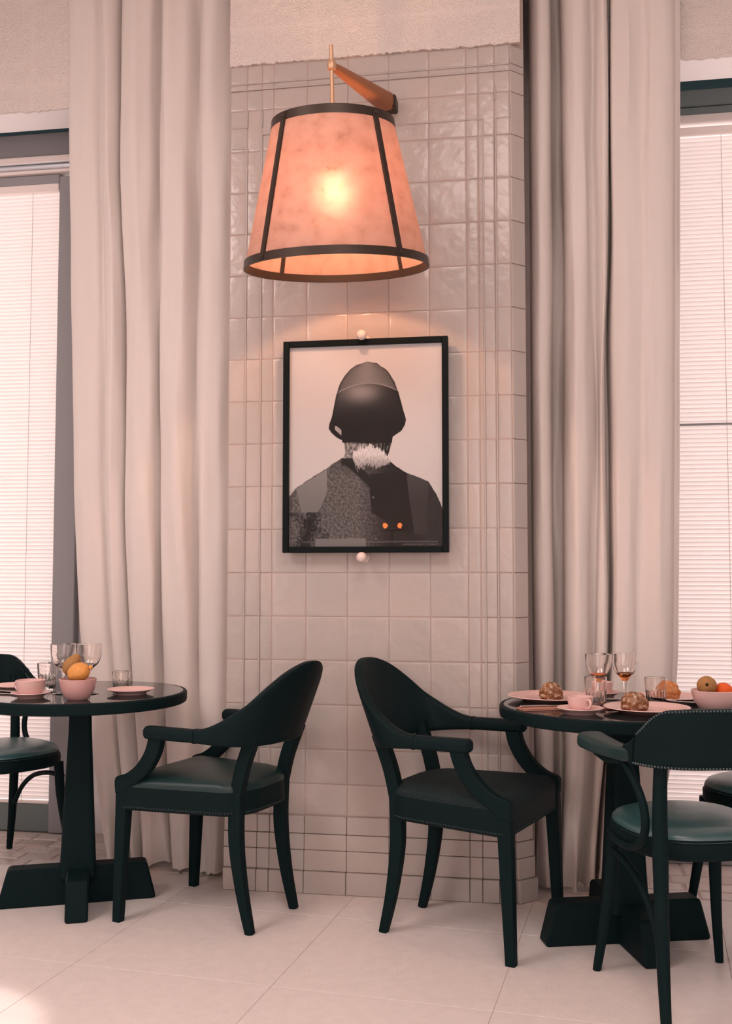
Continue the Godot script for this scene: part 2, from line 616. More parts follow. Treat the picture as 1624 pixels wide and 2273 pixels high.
# ---------------------------------------------------------------- the tiled pillar
func pillar() -> void:
	var w := setting("wall_pillar", "pillar clad in glossy handmade pinkish white tiles between the curtains")
	var outline := PackedVector2Array([Vector2(-0.552, -0.95), Vector2(0.608, -0.95), Vector2(0.6105, -0.054), Vector2(0.5585, -0.0018), Vector2(-0.552, -0.0018)])
	part("core", flat(outline, -0.1, 4.0, 0.001), M.grout, w, 20)
	part("rough_plaster", plaster(-0.553, 0.600, 3.240, 4.0, 0.012), M.plaster, w, 80).position.z = -0.002
	var r := RandomNumberGenerator.new()
	r.seed = 5
	var xs := [-0.552, -0.482, -0.421, -0.372, -0.236, -0.073, 0.089, 0.247, 0.391, 0.438, 0.500, 0.559]
	var ys := [0.285, 0.403]
	for k in 16:
		ys.append(0.534 + 0.168 * k)
	ys.append_array([3.137, 3.166, 3.240])
	var cache := {}
	for j in ys.size() - 1:
		for i in xs.size():
			var corner: bool = i == xs.size() - 1
			var wide: float = 0.0735 if corner else xs[i + 1] - xs[i]
			var high: float = ys[j + 1] - ys[j]
			var key := Vector3i(int(wide * 1e4), int(high * 1e4), r.randi_range(0, 2))
			if not cache.has(key):
				cache[key] = glazed(wide - 0.0022, high - 0.0022).mesh(M["glaze%d" % key.z], 50)
			var o := part("tile", cache[key], null, w)
			o.position = Vector3(0.5835, (ys[j] + ys[j + 1]) / 2, -0.0285) if corner else Vector3((xs[i] + xs[i + 1]) / 2, (ys[j] + ys[j + 1]) / 2, -0.006 + r.randf_range(-0.0008, 0.0008))
			o.rotation = Vector3(r.randf_range(-0.004, 0.004), (PI / 4 if corner else 0.0) + r.randf_range(-0.005, 0.005), 0)
	# the stepped foot of the pillar: three courses, each a little further out, with rounded noses
	for step in [[0.0, 0.083, 0.030, 0.003], [0.083, 0.159, 0.018, 0.0018], [0.159, 0.218, 0.0145, 0.0018], [0.218, 0.285, 0.011, 0.003]]:
		for i in xs.size():
			var corner: bool = i == xs.size() - 1
			var wide: float = 0.0735 + step[2] * 0.7 if corner else xs[i + 1] - xs[i]
			var g := box(Vector3(wide - 0.0012, step[1] - step[0] - 0.0012, step[2] + 0.010), step[3])
			var o := part("base_tile", g, M["glaze%d" % r.randi_range(0, 2)], w, 60)
			var mid: float = (step[0] + step[1]) / 2
			if corner:
				o.position = Vector3(0.5835 + step[2] * 0.30, mid, -0.0285 + step[2] * 0.30)
				o.rotation.y = PI / 4
			else:
				o.position = Vector3((xs[i] + xs[i + 1]) / 2, mid, step[2] / 2 - 0.005)
	# raised pencil mouldings that draw a panel with notched corners
	for p in [[-0.421, 0.30, -0.421, 2.952], [0.456, 0.30, 0.456, 2.952], [-0.421, 2.952, 0.456, 2.952], [-0.482, 0.30, -0.482, 2.90], [0.503, 0.30, 0.503, 2.952],
			[0.503, 2.952, 0.556, 2.952], [0.556, 2.952, 0.556, 3.015], [0.503, 3.025, 0.503, 3.075], [-0.482, 2.90, -0.542, 2.90], [-0.421, 2.985, -0.421, 3.05], [-0.482, 2.985, -0.482, 3.05], [-0.542, 2.985, -0.482, 2.985]]:
		var a := Vector3(p[0], p[1], 0.0012)
		var b := Vector3(p[2], p[3], 0.0012)
		part("pencil_moulding", bar(line(a, b), [0.0034], [0.0034], Vector3.BACK, 8, 2.0, 0.003), M.glaze0, w, 70)
	for y in [3.139, 3.164]:
		part("pencil_moulding", bar(line(Vector3(-0.552, y, 0.001), Vector3(0.559, y, 0.001)), [0.0034], [0.0034], Vector3.BACK, 8), M.glaze0, w, 70)


func glazed(wide: float, high: float) -> Geo:   # a slightly pillowed tile
	var rows := []
	for k in [[-0.006, 0.0], [0.0035, 0.0], [0.0055, 0.0022], [0.0064, 0.008], [0.0068, 0.02]]:
		var x: float = wide / 2 - minf(k[1], wide * 0.3)
		var y: float = high / 2 - minf(k[1], high * 0.3)
		rows.append(PackedVector3Array([Vector3(-x, -y, k[0]), Vector3(x, -y, k[0]), Vector3(x, y, k[0]), Vector3(-x, y, k[0])]))
	return loft(rows)


# ---------------------------------------------------------------- windows and blinds
func window_side(left: bool) -> void:
	var x0 := -3.35 if left else 1.0
	var x1 := -1.56 if left else 3.0
	var w := setting("window_1" if left else "window_2", "tall grey framed window at the left behind a drawn blind" if left else "tall window at the right behind a drawn blind")
	if left:
		part("frame", boxed(Vector3(-1.612, 0.0, -0.73), Vector3(-1.50, 3.12, -0.67), 0.004), M.frame_grey, w)
		part("frame", boxed(Vector3(x0, 3.085, -0.73), Vector3(-1.612, 3.132, -0.67), 0.004), M.frame_grey, w)
		part("header", boxed(Vector3(x0, 3.222, -0.75), Vector3(-1.50, 3.335, -0.66), 0.004), M.frame_grey, w)
		part("header", boxed(Vector3(x0, 3.192, -0.75), Vector3(-1.50, 3.220, -0.648), 0.006), M.white, w)
		part("rail", bar(line(Vector3(x0, 3.168, -0.66), Vector3(-1.50, 3.168, -0.66)), [0.014], [0.018], Vector3.UP, 16), M.metal_rail, w, 60)
		part("trim", boxed(Vector3(x0, 3.134, -0.75), Vector3(-1.50, 3.150, -0.65), 0.003), M.white, w)
		part("sill", boxed(Vector3(x0, 0.0, -0.74), Vector3(-1.50, 0.128, -0.68), 0.006), M.frame_dark, w)
	else:
		part("frame", boxed(Vector3(x0, 3.235, -0.75), Vector3(x1, 3.31, -0.655), 0.004), M.frame_dark, w)
		part("frame", boxed(Vector3(x0, 3.196, -0.75), Vector3(x1, 3.233, -0.66), 0.004), M.frame_dark, w)
		part("trim", boxed(Vector3(x0, 3.170, -0.75), Vector3(x1, 3.194, -0.645), 0.004), M.cord, w)
		part("sill", boxed(Vector3(x0, 0.0, -0.74), Vector3(x1, 0.045, -0.62), 0.006), M.frame_grey, w)
		part("frame", boxed(Vector3(2.92, 0.0, -0.75), Vector3(x1, 3.17, -0.70), 0.004), M.frame_grey, w)
	part("pane", boxed(Vector3(x0, 0.05, -0.80), Vector3(x1, 3.2, -0.796), 0.0), M.pane, w)
	var b := thing("window_blind", "white slatted blind drawn over the left window" if left else "white slatted blind drawn over the right window", "blind", Vector3(0, 0, -0.69))
	var bx0 := x0 + 0.01
	var bx1 := -1.614 if left else x1 - 0.09
	var top := 3.048 if left else 3.11
	var low := 0.135 if left else 0.062
	part("headrail", boxed(Vector3(bx0, top, -0.018), Vector3(bx1, top + 0.038, 0.022), 0.004), M.white, b)
	part("bottom_rail", boxed(Vector3(bx0, low - 0.006, -0.012), Vector3(bx1, low + 0.010, 0.012), 0.004), M.white, b)
	var rows := []
	for k in 4:   # a curved slat, nearly closed
		var f := k / 3.0 - 0.5
		var bow := 0.0022 * (1.0 - 4.0 * f * f)
		var p := Vector2(f * 0.0205, bow).rotated(deg_to_rad(74))
		rows.append(PackedVector3Array([Vector3(bx0, p.y, p.x), Vector3(bx1, p.y, p.x)]))
	var g := Geo.new()
	g.grid(rows)
	var slat: ArrayMesh = g.mesh(M.slat, 60)
	var y := low + 0.022
	var r := RandomNumberGenerator.new()
	r.seed = 3 if left else 4
	while y < top - 0.006:
		var o := part("slat", slat, null, b)
		o.position = Vector3(0, y, 0)
		o.rotation.x = r.randf_range(-0.05, 0.05)
		y += 0.0186
	for x in ([-1.75, -2.35, -2.95] if left else [1.45, 2.1, 2.75]):
		part("ladder_cord", bar(line(Vector3(x, low, 0.014), Vector3(x, top, 0.014)), [0.0012], [0.0012], Vector3.RIGHT, 6), M.cord, b)
	if not left:
		part("crossbar", boxed(Vector3(bx0, 1.838, 0.010), Vector3(bx1, 1.847, 0.018), 0.002), M.frame_grey, b)


# ---------------------------------------------------------------- curtains
func at_height(list: Array, y: float) -> float:
	for i in list.size() - 1:
		var a: Vector2 = list[i]
		var b: Vector2 = list[i + 1]
		if y >= b.x or i == list.size() - 2:
			return lerpf(a.y, b.y, clampf((a.x - y) / (a.x - b.x), 0.0, 1.0))
	return 0.0


func drape(left_edge: Array, right_edge: Array, z0: float, z1: float, plan: Array, salt: int) -> Geo:
	# plan: how the cloth runs as seen from above, [place across from 0 to 1, depth] pairs
	var n := noise(1.3, 2, salt)
	var ctrl := []
	for k in plan:
		ctrl.append(Vector3(k[0], 0, k[1]))
	var run := curve(ctrl, 9)
	var nu := run.size() - 1
	var nv := 64
	var front := []
	var back := []
	for j in nv + 1:
		var f := float(j) / nv
		var y := 3.95 * (1.0 - f * f * 0.15 - f * 0.85) + 0.006
		var xl := at_height(left_edge, y)
		var xr := at_height(right_edge, y)
		var spread := clampf(1.0 - y / 0.45, 0.0, 1.0)
		var ra := PackedVector3Array()
		for i in nu + 1:
			var u := run[i].x + n.get_noise_2d(run[i].x * 5.0, y * 0.45) * 0.03 * sin(PI * clampf(run[i].x, 0, 1))
			var p := Vector3(lerpf(xl, xr, u), y, lerpf(z0, z1, u) + run[i].z * (1.0 + 0.3 * n.get_noise_2d(u * 4.0 + 40.0, y * 0.7)))
			p.z += n.get_noise_2d(u * 3.0 + 9.0, y * 0.7) * 0.012
			p += Vector3(n.get_noise_2d(u * 6.0, 5.0) * 0.03, 0, n.get_noise_2d(u * 5.0 + 30.0, 2.0) * 0.09 + 0.02) * spread * spread
			if j == nv:
				p.y += 0.010 + 0.010 * n.get_noise_2d(u * 9.0, 77.0)
			ra.append(p)
		front.append(ra)
	# a cloth four millimetres thick
	for j in nv + 1:
		var rb := PackedVector3Array()
		for i in nu + 1:
			var a: Vector3 = front[j][maxi(i - 1, 0)]
			var c: Vector3 = front[j][mini(i + 1, nu)]
			var d := c - a
			d.y = 0
			var m := Vector3(d.z, 0, -d.x).normalized()
			rb.append(front[j][i] + m * 0.004)
		back.append(rb)
	var g := Geo.new()
	g.grid(front)
	var h := Geo.new()
	h.grid(back)
	for i in range(0, h.v.size(), 3):
		g.tri(h.v[i], h.v[i + 2], h.v[i + 1])
	for j in nv:
		g.quad(front[j][0], front[j + 1][0], back[j + 1][0], back[j][0])
		g.quad(front[j + 1][nu], front[j][nu], back[j][nu], back[j + 1][nu])
	for i in nu:
		g.quad(front[nv][i], front[nv][i + 1], back[nv][i + 1], back[nv][i])
	return g


func curtains() -> void:
	var a := drape([Vector2(4.0, -1.42), Vector2(3.1, -1.395), Vector2(2.5, -1.375), Vector2(1.54, -1.345), Vector2(0.96, -1.305), Vector2(0.6, -1.255), Vector2(0.24, -1.21), Vector2(0.0, -1.17)],
		[Vector2(4.0, -0.566), Vector2(0.0, -0.566)], -0.30, -0.15,
		[[0.0, -0.03], [0.03, 0.02], [0.10, 0.035], [0.17, 0.02], [0.205, -0.01], [0.225, 0.015], [0.27, 0.03], [0.31, -0.01], [0.325, -0.07], [0.338, -0.02], [0.36, 0.03], [0.43, 0.045], [0.50, 0.02], [0.533, -0.05], [0.55, -0.01], [0.575, 0.035], [0.66, 0.05], [0.72, 0.03], [0.765, -0.04], [0.79, 0.01], [0.83, 0.04], [0.90, 0.03], [0.96, -0.01], [1.0, -0.03]], 15)
	tag(part("curtain", a, M.linen, self, 70), "long cream linen curtain between the left window and the tiled pillar", "curtain", "floor length linen curtains")
	var b := drape([Vector2(4.0, 0.634), Vector2(1.3, 0.624), Vector2(0.0, 0.628)],
		[Vector2(4.0, 1.232), Vector2(3.4, 1.229), Vector2(1.85, 1.20), Vector2(0.9, 1.177), Vector2(0.49, 1.147), Vector2(0.13, 1.076), Vector2(0.0, 1.05)], -0.17, -0.24,
		[[0.0, -0.10], [0.02, -0.02], [0.07, 0.02], [0.125, 0.0], [0.15, -0.07], [0.15, -0.16], [0.19, -0.19], [0.225, -0.16], [0.225, -0.06], [0.25, 0.0], [0.30, 0.03], [0.36, 0.02], [0.41, -0.03], [0.44, -0.045], [0.465, -0.01], [0.49, 0.005], [0.512, -0.03], [0.512, -0.11], [0.535, -0.12], [0.545, -0.05], [0.565, 0.0], [0.65, 0.02], [0.74, 0.0], [0.80, 0.025], [0.88, 0.03], [0.94, 0.01], [0.975, -0.03], [1.0, -0.02]], 16)
	tag(part("curtain_001", b, M.linen, self, 70), "long cream linen curtain between the tiled pillar and the right window", "curtain", "floor length linen curtains")


# ---------------------------------------------------------------- the wall lamp
func wall_lamp() -> void:
	var t := thing("wall_lamp", "big wall lamp with a glowing parchment shade strapped in dark bronze", "lamp", Vector3(0.095, 3.02, 0.0))
	var inv := t.transform.affine_inverse()
	part("wall_bracket", box(Vector3(0.065, 0.05, 0.075), 0.006).move(Transform3D(Basis(), Vector3(0, 0, 0.036))), M.bronze, t)
	var joint := Vector3(-0.028, 2.933, 0.545)
	var b := Basis(Vector3.RIGHT, deg_to_rad(8.0))       # the shade hangs a little forward of plumb
	part("arm", bar(curve([inv * Vector3(0.085, 3.022, 0.06), inv * Vector3(0.0285, 2.9775, 0.3025), inv * joint]), [0.036, 0.025, 0.012], [0.036, 0.024, 0.011], Vector3.UP, 16, 3.0, 0.004), M.arm_wood, t, 50, "brown tapering arm")
	part("pivot", lathe([Vector2(0, -0.016), Vector2(0.014, -0.014), Vector2(0.017, 0), Vector2(0.014, 0.014), Vector2(0, 0.016)], 20).move(Transform3D(Basis(), inv * joint)), M.brass, t)
	var frame := Transform3D(b, inv * (joint + b.y * -0.685))      # y runs up the shade's axis from its lower rim
	part("rod", bar(line(frame * Vector3(0, 0.36, 0), frame * Vector3(0, 0.752, 0)), [0.007], [0.007], Vector3.BACK, 12, 2.0, 0.002), M.brass, t, 50, "slim brass rod")
	var rb := 0.318
	var rt := 0.207
	var h := 0.493
	var rows := []
	for k in 25:
		var f := k / 24.0
		rows.append(ring(Vector3(0, h * f, 0), Vector3(lerpf(rb, rt, f), 0, 0), Vector3(0, 0, lerpf(rb, rt, f)), 72))
	for k in 25:      # and back down the inside
		var f := 1.0 - k / 24.0
		rows.append(ring(Vector3(0, h * f, 0), Vector3(lerpf(rb, rt, f) - 0.002, 0, 0), Vector3(0, 0, lerpf(rb, rt, f) - 0.002), 72))
	var g := Geo.new()
	g.grid(rows, true, true)
	g.orient()
	var shade := part("lamp_shade", g, M.shade, t, 60, "glowing mottled parchment shade")
	shade.transform = frame
	for k in [[0.0, rb, 0.028, "ring"], [h - 0.027, rt + 0.004, 0.030, "ring"]]:
		var y: float = k[0]
		var r: float = k[1] + 0.003
		var s: float = (rb - rt) / h * k[2] * 0.5
		var o := part(k[3], lathe([Vector2(r - 0.008, y), Vector2(r, y), Vector2(r - s, y + k[2]), Vector2(r - s - 0.008, y + k[2]), Vector2(r - 0.008, y)], 72), M.bronze, t, 30)
		o.transform = frame
	for k in 4:
		var a := deg_to_rad(-38.6 + 90.0 * k)
		var d := Vector3(sin(a), 0, cos(a))
		var o := part("strap", bar(line(d * (rb + 0.001) + Vector3(0, 0.004, 0), d * (rt + 0.002) + Vector3(0, h - 0.003, 0)), [0.0105], [0.0055], d, 8, 6.0), M.bronze, t, 30)
		o.transform = frame
		for y in [0.014, h - 0.014]:
			var q: Vector3 = d * (lerpf(rb, rt, y / h) + 0.008) + Vector3(0, y, 0)
			part("rivet", lathe([Vector2(0, 0.005), Vector2(0.004, 0.003), Vector2(0.0055, 0), Vector2(0, 0)], 10).move(Transform3D(Basis(Vector3.UP.cross(d).normalized(), PI / 2), q)), M.bronze, o)
		if k != 3:
			var e := deg_to_rad(30.0 + 120.0 * k)
			var sp := part("spider", bar(line(Vector3(0, h - 0.02, 0), Vector3(sin(e), 0, cos(e)) * (rt - 0.002) + Vector3(0, h - 0.02, 0)), [0.003], [0.003], Vector3.UP, 8), M.brass, t)
			sp.transform = frame
	var bulb := part("bulb", lathe([Vector2(0, -0.030), Vector2(0.016, -0.026), Vector2(0.028, -0.012), Vector2(0.031, 0.0), Vector2(0.028, 0.014), Vector2(0.018, 0.034), Vector2(0.012, 0.066), Vector2(0, 0.068)], 32), M.bulb, t, 70)
	part("added_halo_globe", lathe([Vector2(0, -0.058), Vector2(0.026, -0.052), Vector2(0.048, -0.032), Vector2(0.057, -0.004), Vector2(0.054, 0.018), Vector2(0.040, 0.044), Vector2(0.020, 0.064)], 36), M.halo, t, 70).transform = frame * Transform3D(Basis(), Vector3(0, 0.258, 0))  # added halo round the bulb, seen through the shade
	bulb.transform = frame * Transform3D(Basis(), Vector3(0, 0.258, 0))
	part("socket", lathe([Vector2(0, 0.325), Vector2(0.019, 0.325), Vector2(0.019, 0.375), Vector2(0.008, 0.385), Vector2(0, 0.385)], 24), M.bronze, t).transform = frame
	var l := OmniLight3D.new()
	l.name = "bulb_glow"
	t.add_child(l, true)
	l.position = frame * Vector3(0, 0.258, 0)
	l.light_color = Color(1.0, 0.71, 0.52)
	l.light_energy = 0.2
	l.light_size = 0.03
	l.omni_range = 12.0
	l.omni_attenuation = 2.0
	l.shadow_enabled = true


# ---------------------------------------------------------------- the framed print
func ink(z: Vector2, outline: Array, y: float) -> float:   # outline: [y, x] pairs; x at height y
	for i in outline.size() - 1:
		if y <= outline[i + 1][0]:
			var a: Array = outline[i]
			var b: Array = outline[i + 1]
			return lerpf(a[1], b[1], clampf((y - a[0]) / (b[0] - a[0]), 0, 1))
	return outline[outline.size() - 1][1]


func print_picture() -> ImageTexture:
	var w := 560
	var h := 730
	var im := Image.create_empty(w, h, false, Image.FORMAT_RGB8)
	var grain := noise(0.35, 3, 100)
	var wool := noise(0.09, 4, 101)
	var soft := noise(0.012, 3, 102)
	var hair := noise(0.06, 2, 103)
	var hl := [[345, 815], [360, 742], [400, 672], [450, 627], [520, 585], [600, 558], [700, 537], [780, 522], [840, 500], [880, 494], [915, 515], [955, 560], [985, 607]]
	var hr := [[345, 815], [360, 888], [400, 950], [450, 995], [520, 1035], [600, 1065], [700, 1092], [755, 1105], [820, 1126], [870, 1116], [910, 1090], [960, 1015], [985, 1010]]
	var nl := [[940, 605], [1000, 622], [1080, 630], [1115, 618], [1160, 540], [1210, 470], [1280, 350], [1365, 220], [1440, 160], [1460, 100]]
	var nr := [[940, 1020], [1000, 1012], [1090, 985], [1130, 968], [1205, 1050], [1250, 1130], [1290, 1230], [1325, 1305], [1430, 1370], [1560, 1425]]
	var pale := PackedVector2Array([Vector2(690, 1080), Vector2(720, 1058), Vector2(775, 1035), Vector2(850, 1025), Vector2(930, 1060), Vector2(972, 1110), Vector2(1002, 1168), Vector2(940, 1188), Vector2(880, 1205), Vector2(810, 1180), Vector2(760, 1210), Vector2(735, 1222), Vector2(712, 1180), Vector2(692, 1130)])
	var panel_l := PackedVector2Array([Vector2(225, 1365), Vector2(478, 1212), Vector2(482, 1400), Vector2(430, 1520), Vector2(352, 1640), Vector2(330, 1660), Vector2(270, 1560)])
	var panel_r := PackedVector2Array([Vector2(1130, 1250), Vector2(1305, 1328), Vector2(1290, 1740), Vector2(1190, 1740), Vector2(1145, 1450)])
	var dark_m := PackedVector2Array([Vector2(820, 1260), Vector2(1125, 1240), Vector2(1150, 1450), Vector2(1190, 1720), Vector2(1120, 1750), Vector2(900, 1600), Vector2(845, 1560)])
	for py in h:
		for px in w:
			var z := Vector2(162 + 1262.0 * (px + 0.5) / w, 205 + 1640.0 * (py + 0.5) / h)
			var gn := grain.get_noise_2d(px, py)
			var v := 0.79 - 0.05 * (z.y - 205) / 1640 + gn * 0.012           # the plain backdrop
			var y := z.y + soft.get_noise_2d(z.x, z.y) * 6.0
			var cut := 1.0
			if z.y > 940 and z.x > ink(z, nl, y) and z.x < ink(z, nr, y):
				if z.y < 1125:                                             # neck and chin
					v = 0.42 + hair.get_noise_2d(z.x * 0.5, z.y * 0.3) * 0.35 - clampf((z.x - 720) / 240, 0, 1) * 0.34
					if z.y < 1010:
						v *= clampf((z.y - 950 + (700 - z.x) * 0.3) / 90, 0.12, 1.0)
				else:                                                      # the wool jacket
					v = 0.25 + wool.get_noise_2d(px * 0.9, py * 0.9) * 0.16 + gn * 0.16
					v *= 1.0 - 0.76 * clampf((z.x - 740) / 240, 0, 1) + 0.12 * clampf((z.x - 1180) / 150, 0, 1)
					v *= 1.0 - 0.4 * clampf((1290 - z.y) / 160, 0, 1) * clampf((z.x - 470) / 160, 0, 1)
					if Geometry2D.is_point_in_polygon(z, panel_l):
						v = 0.42 - 0.10 * (z.y - 1212) / 450 + gn * 0.04
					if Geometry2D.is_point_in_polygon(z, panel_r):
						v = 0.115 + gn * 0.03 + 0.04 * clampf((1500 - z.y) / 200, 0, 1)
					if Geometry2D.is_point_in_polygon(z, dark_m):
						v = 0.03 + gn * 0.01
					var crease := absf((z.x - 250) * 0.55 - (z.y - 1600) * 0.8 + soft.get_noise_2d(z.x * 2, z.y * 2) * 60)
					if z.y > 1560 and z.x < 500:
						v *= clampf(absf(z.x - 330 + (z.y - 1700) * 0.25 + soft.get_noise_2d(z.x * 3, z.y * 3) * 70) / 90, 0.15, 1.0) * clampf(crease / 60 + 0.4, 0.4, 1.0)
					if z.y > 1772 and z.x > 388 and z.x < 800:
						v = 0.36 + gn * 0.06
					var collar := absf(z.y - (1130 + pow(absf(z.x - 620) / 220.0, 1.2) * 200.0))
					if z.x > 600 and z.x < 840 and collar < 55:
						v = 0.05 + gn * 0.02 + (0.10 if collar > 45 else 0.0)
					for button in [Vector2(862, 1446), Vector2(885, 1780)]:
						if z.distance_to(button) < 11:
							v = 0.35 if z.distance_to(button + Vector2(-3, -3)) < 7 else 0.12
			var zz := z + Vector2(hair.get_noise_2d(z.x * 1.2, z.y * 0.25) * 16.0, hair.get_noise_2d(z.x * 0.9 + 50, z.y * 0.2) * 34.0)
			if Geometry2D.is_point_in_polygon(zz, pale):
				v = 0.80 + gn * 0.10 + hair.get_noise_2d(z.x * 2.2, z.y * 0.4) * 0.22 - 0.35 * clampf((z.y - 1100) / 100, 0, 1)
			if y >= 345 and y <= 1000 and z.x > ink(z, hl, minf(y, 984)) and z.x < ink(z, hr, minf(y, 984)) and not (y > 960 and z.x > 620 and z.y > 1000):
				var a := ink(z, hl, minf(y, 984))
				var b := ink(z, hr, minf(y, 984))
				var s := (z.x - a) / maxf(b - a, 1.0)
				var edge := sin(PI * clampf(s, 0, 1))
				v = lerpf(0.26, 0.42, edge) * (1.0 - 0.25 * absf(s - 0.5))
				var band := 520 + 55 * pow((z.x - 815) / 220.0, 2)
				if z.y > band:
					var glow := exp(-pow((z.x - 770) / 150.0, 2) - pow((z.y - 590) / 85.0, 2))
					v = 0.06 + 0.10 * (1.0 - s) * clampf((860 - z.y) / 300, 0, 1) + 0.34 * glow
					v = lerpf(v, 0.03, clampf((z.y - 700) / 160, 0, 1))
					v += 0.02 * sin((z.x + z.y * 1.6) * 0.35) * clampf((800 - z.y) / 200, 0, 1)
				if absf(z.y - band) < 5:
					v = 0.45
				if z.y > 790 and (z.x < 522 + (z.y - 790) * 0.42 or z.x > 1100 - (z.y - 780) * 0.40):
					v = 0.02 if absf(z.x - 815) < 290 else 0.07      # the flared rim
				if s < 0.035 or s > 0.965:
					v *= 0.7
				if z.y > 860 and z.x > 545 and z.x < 600 and absf(z.y - 870 - (z.x - 545) * 0.9) < 22:
					v = 0.55
			# rows of tiny pale caption marks, too small to read
			if (absf(z.y - 1800) < 7 and z.x > 290 and z.x < 1380 or absf(z.y - 1822) < 7 and z.x > 1090 and z.x < 1380) and grain.get_noise_2d(px * 9.0, py * 3.0) > 0.0:
				v = maxf(v, 0.30)
			v = 0.8 * pow(clampf(v, 0.03, 1.0), 1.6)
			var c := Color(v, v * 0.965, v * 0.95)
			im.set_pixel(px, py, c.linear_to_srgb())
	return ImageTexture.create_from_image(im)


func picture() -> void:
	var t := thing("framed_print", "black framed photograph of a person in a helmet and wool jacket", "picture", Vector3(0.004, 1.69, 0.03))
	var hw := 0.318
	var hh := 0.408
	for s in [-1, 1]:
		part("frame_bar", box(Vector3(0.023, hh * 2, 0.034), 0.002).move(Transform3D(Basis(), Vector3(s * (hw - 0.0115), 0, 0.017))), M.black_frame, t)
		part("frame_bar", box(Vector3(hw * 2 - 0.047, 0.023, 0.034), 0.002).move(Transform3D(Basis(), Vector3(0, s * (hh - 0.0115), 0.017))), M.black_frame, t)
	part("backing", box(Vector3(hw * 2 - 0.03, hh * 2 - 0.03, 0.012), 0.0).move(Transform3D(Basis(), Vector3(0, 0, 0.010))), M.black_frame, t)
	var x := hw - 0.02
	var y := hh - 0.02
	var g := Geo.new()
	g.quad(Vector3(-x, -y, 0.0175), Vector3(x, -y, 0.0175), Vector3(x, y, 0.0175), Vector3(-x, y, 0.0175))
	var m := mat(Color.WHITE, 0.7, 0.3)
	m.albedo_texture = print_picture()
	part("photograph", g, m, t)
	part("glass_pane", box(Vector3(x * 2, y * 2, 0.002), 0.0).move(Transform3D(Basis(), Vector3(0, 0, 0.0245))), M.pane, t)
	for k in [[2.108, "white china peg on the tiles at the top edge of the framed print"], [1.264, "white china peg on the tiles below the framed print"]]:
		var p := thing("picture_peg", k[1], "peg", Vector3(-0.003, k[0], 0.0), 0.0, "china pegs holding the picture")
		var turn := Basis(Vector3.RIGHT, PI / 2)
		part("rose", lathe([Vector2(0, 0.0), Vector2(0.018, 0.0), Vector2(0.018, 0.004), Vector2(0.011, 0.008), Vector2(0, 0.008)], 28).move(Transform3D(turn, Vector3.ZERO)), M.knob, p)
		part("knob", lathe([Vector2(0, 0.006), Vector2(0.009, 0.006), Vector2(0.010, 0.07), Vector2(0.017, 0.074), Vector2(0.020, 0.084), Vector2(0.018, 0.095), Vector2(0.010, 0.101), Vector2(0, 0.102)], 28).move(Transform3D(turn, Vector3.ZERO)), M.knob, p, 50)


# ---------------------------------------------------------------- tables
func table(label: String, at: Vector3, turn: float, radius: float) -> void:
	var t := thing("round_table", label, "table", at, turn, "round black pedestal tables")
	part("tabletop", lathe([Vector2(0, TOP - 0.006), Vector2(radius - 0.014, TOP - 0.006), Vector2(radius - 0.014, TOP - 0.001), Vector2(radius - 0.016, TOP), Vector2(0, TOP)], 96), M.tabletop, t, 35, "polished black top")
	part("rim", lathe([Vector2(0, TOP - 0.042), Vector2(radius - 0.008, TOP - 0.042), Vector2(radius - 0.002, TOP - 0.038), Vector2(radius, TOP - 0.03), Vector2(radius, TOP - 0.006), Vector2(radius - 0.004, TOP - 0.001), Vector2(radius - 0.012, TOP - 0.0005), Vector2(radius - 0.0135, TOP - 0.008), Vector2(0, TOP - 0.008)], 96), M.wood, t, 35)
	part("column", loft([ring(Vector3(0, 0.10, 0), Vector3(0.066, 0, 0), Vector3(0, 0, 0.066), 32, 7.0), ring(Vector3(0, 0.62, 0), Vector3(0.042, 0, 0), Vector3(0, 0, 0.042), 32, 7.0), ring(Vector3(0, 0.70, 0), Vector3(0.040, 0, 0), Vector3(0, 0, 0.040), 32, 7.0), ring(Vector3(0, TOP - 0.042, 0), Vector3(0.10, 0, 0), Vector3(0, 0, 0.10), 32, 7.0)]), M.wood, t, 35)
	for k in 2:
		var l := 0.282 if k == 0 else 0.262
		var prof := rounded([Vector2(-l, 0.0), Vector2(l, 0.0), Vector2(l - 0.036, 0.135), Vector2(-l + 0.036, 0.135)], 0.014, 3)
		var o := part("foot_beam", extrude(prof, 0.078, 0.006), M.wood, t, 35)
		o.rotation.y = PI / 2 * k
		o.position.y = 0.0
	

func tables() -> void:
	table("round black pedestal table under the left window with a fruit bowl and side plate", Vector3(-1.035, 0, 0.25), deg_to_rad(24.0), 0.39)
	table("round black pedestal table at the right laid with bread rolls and amber glasses", Vector3(0.92, 0, 0.335), deg_to_rad(17.0), 0.405)


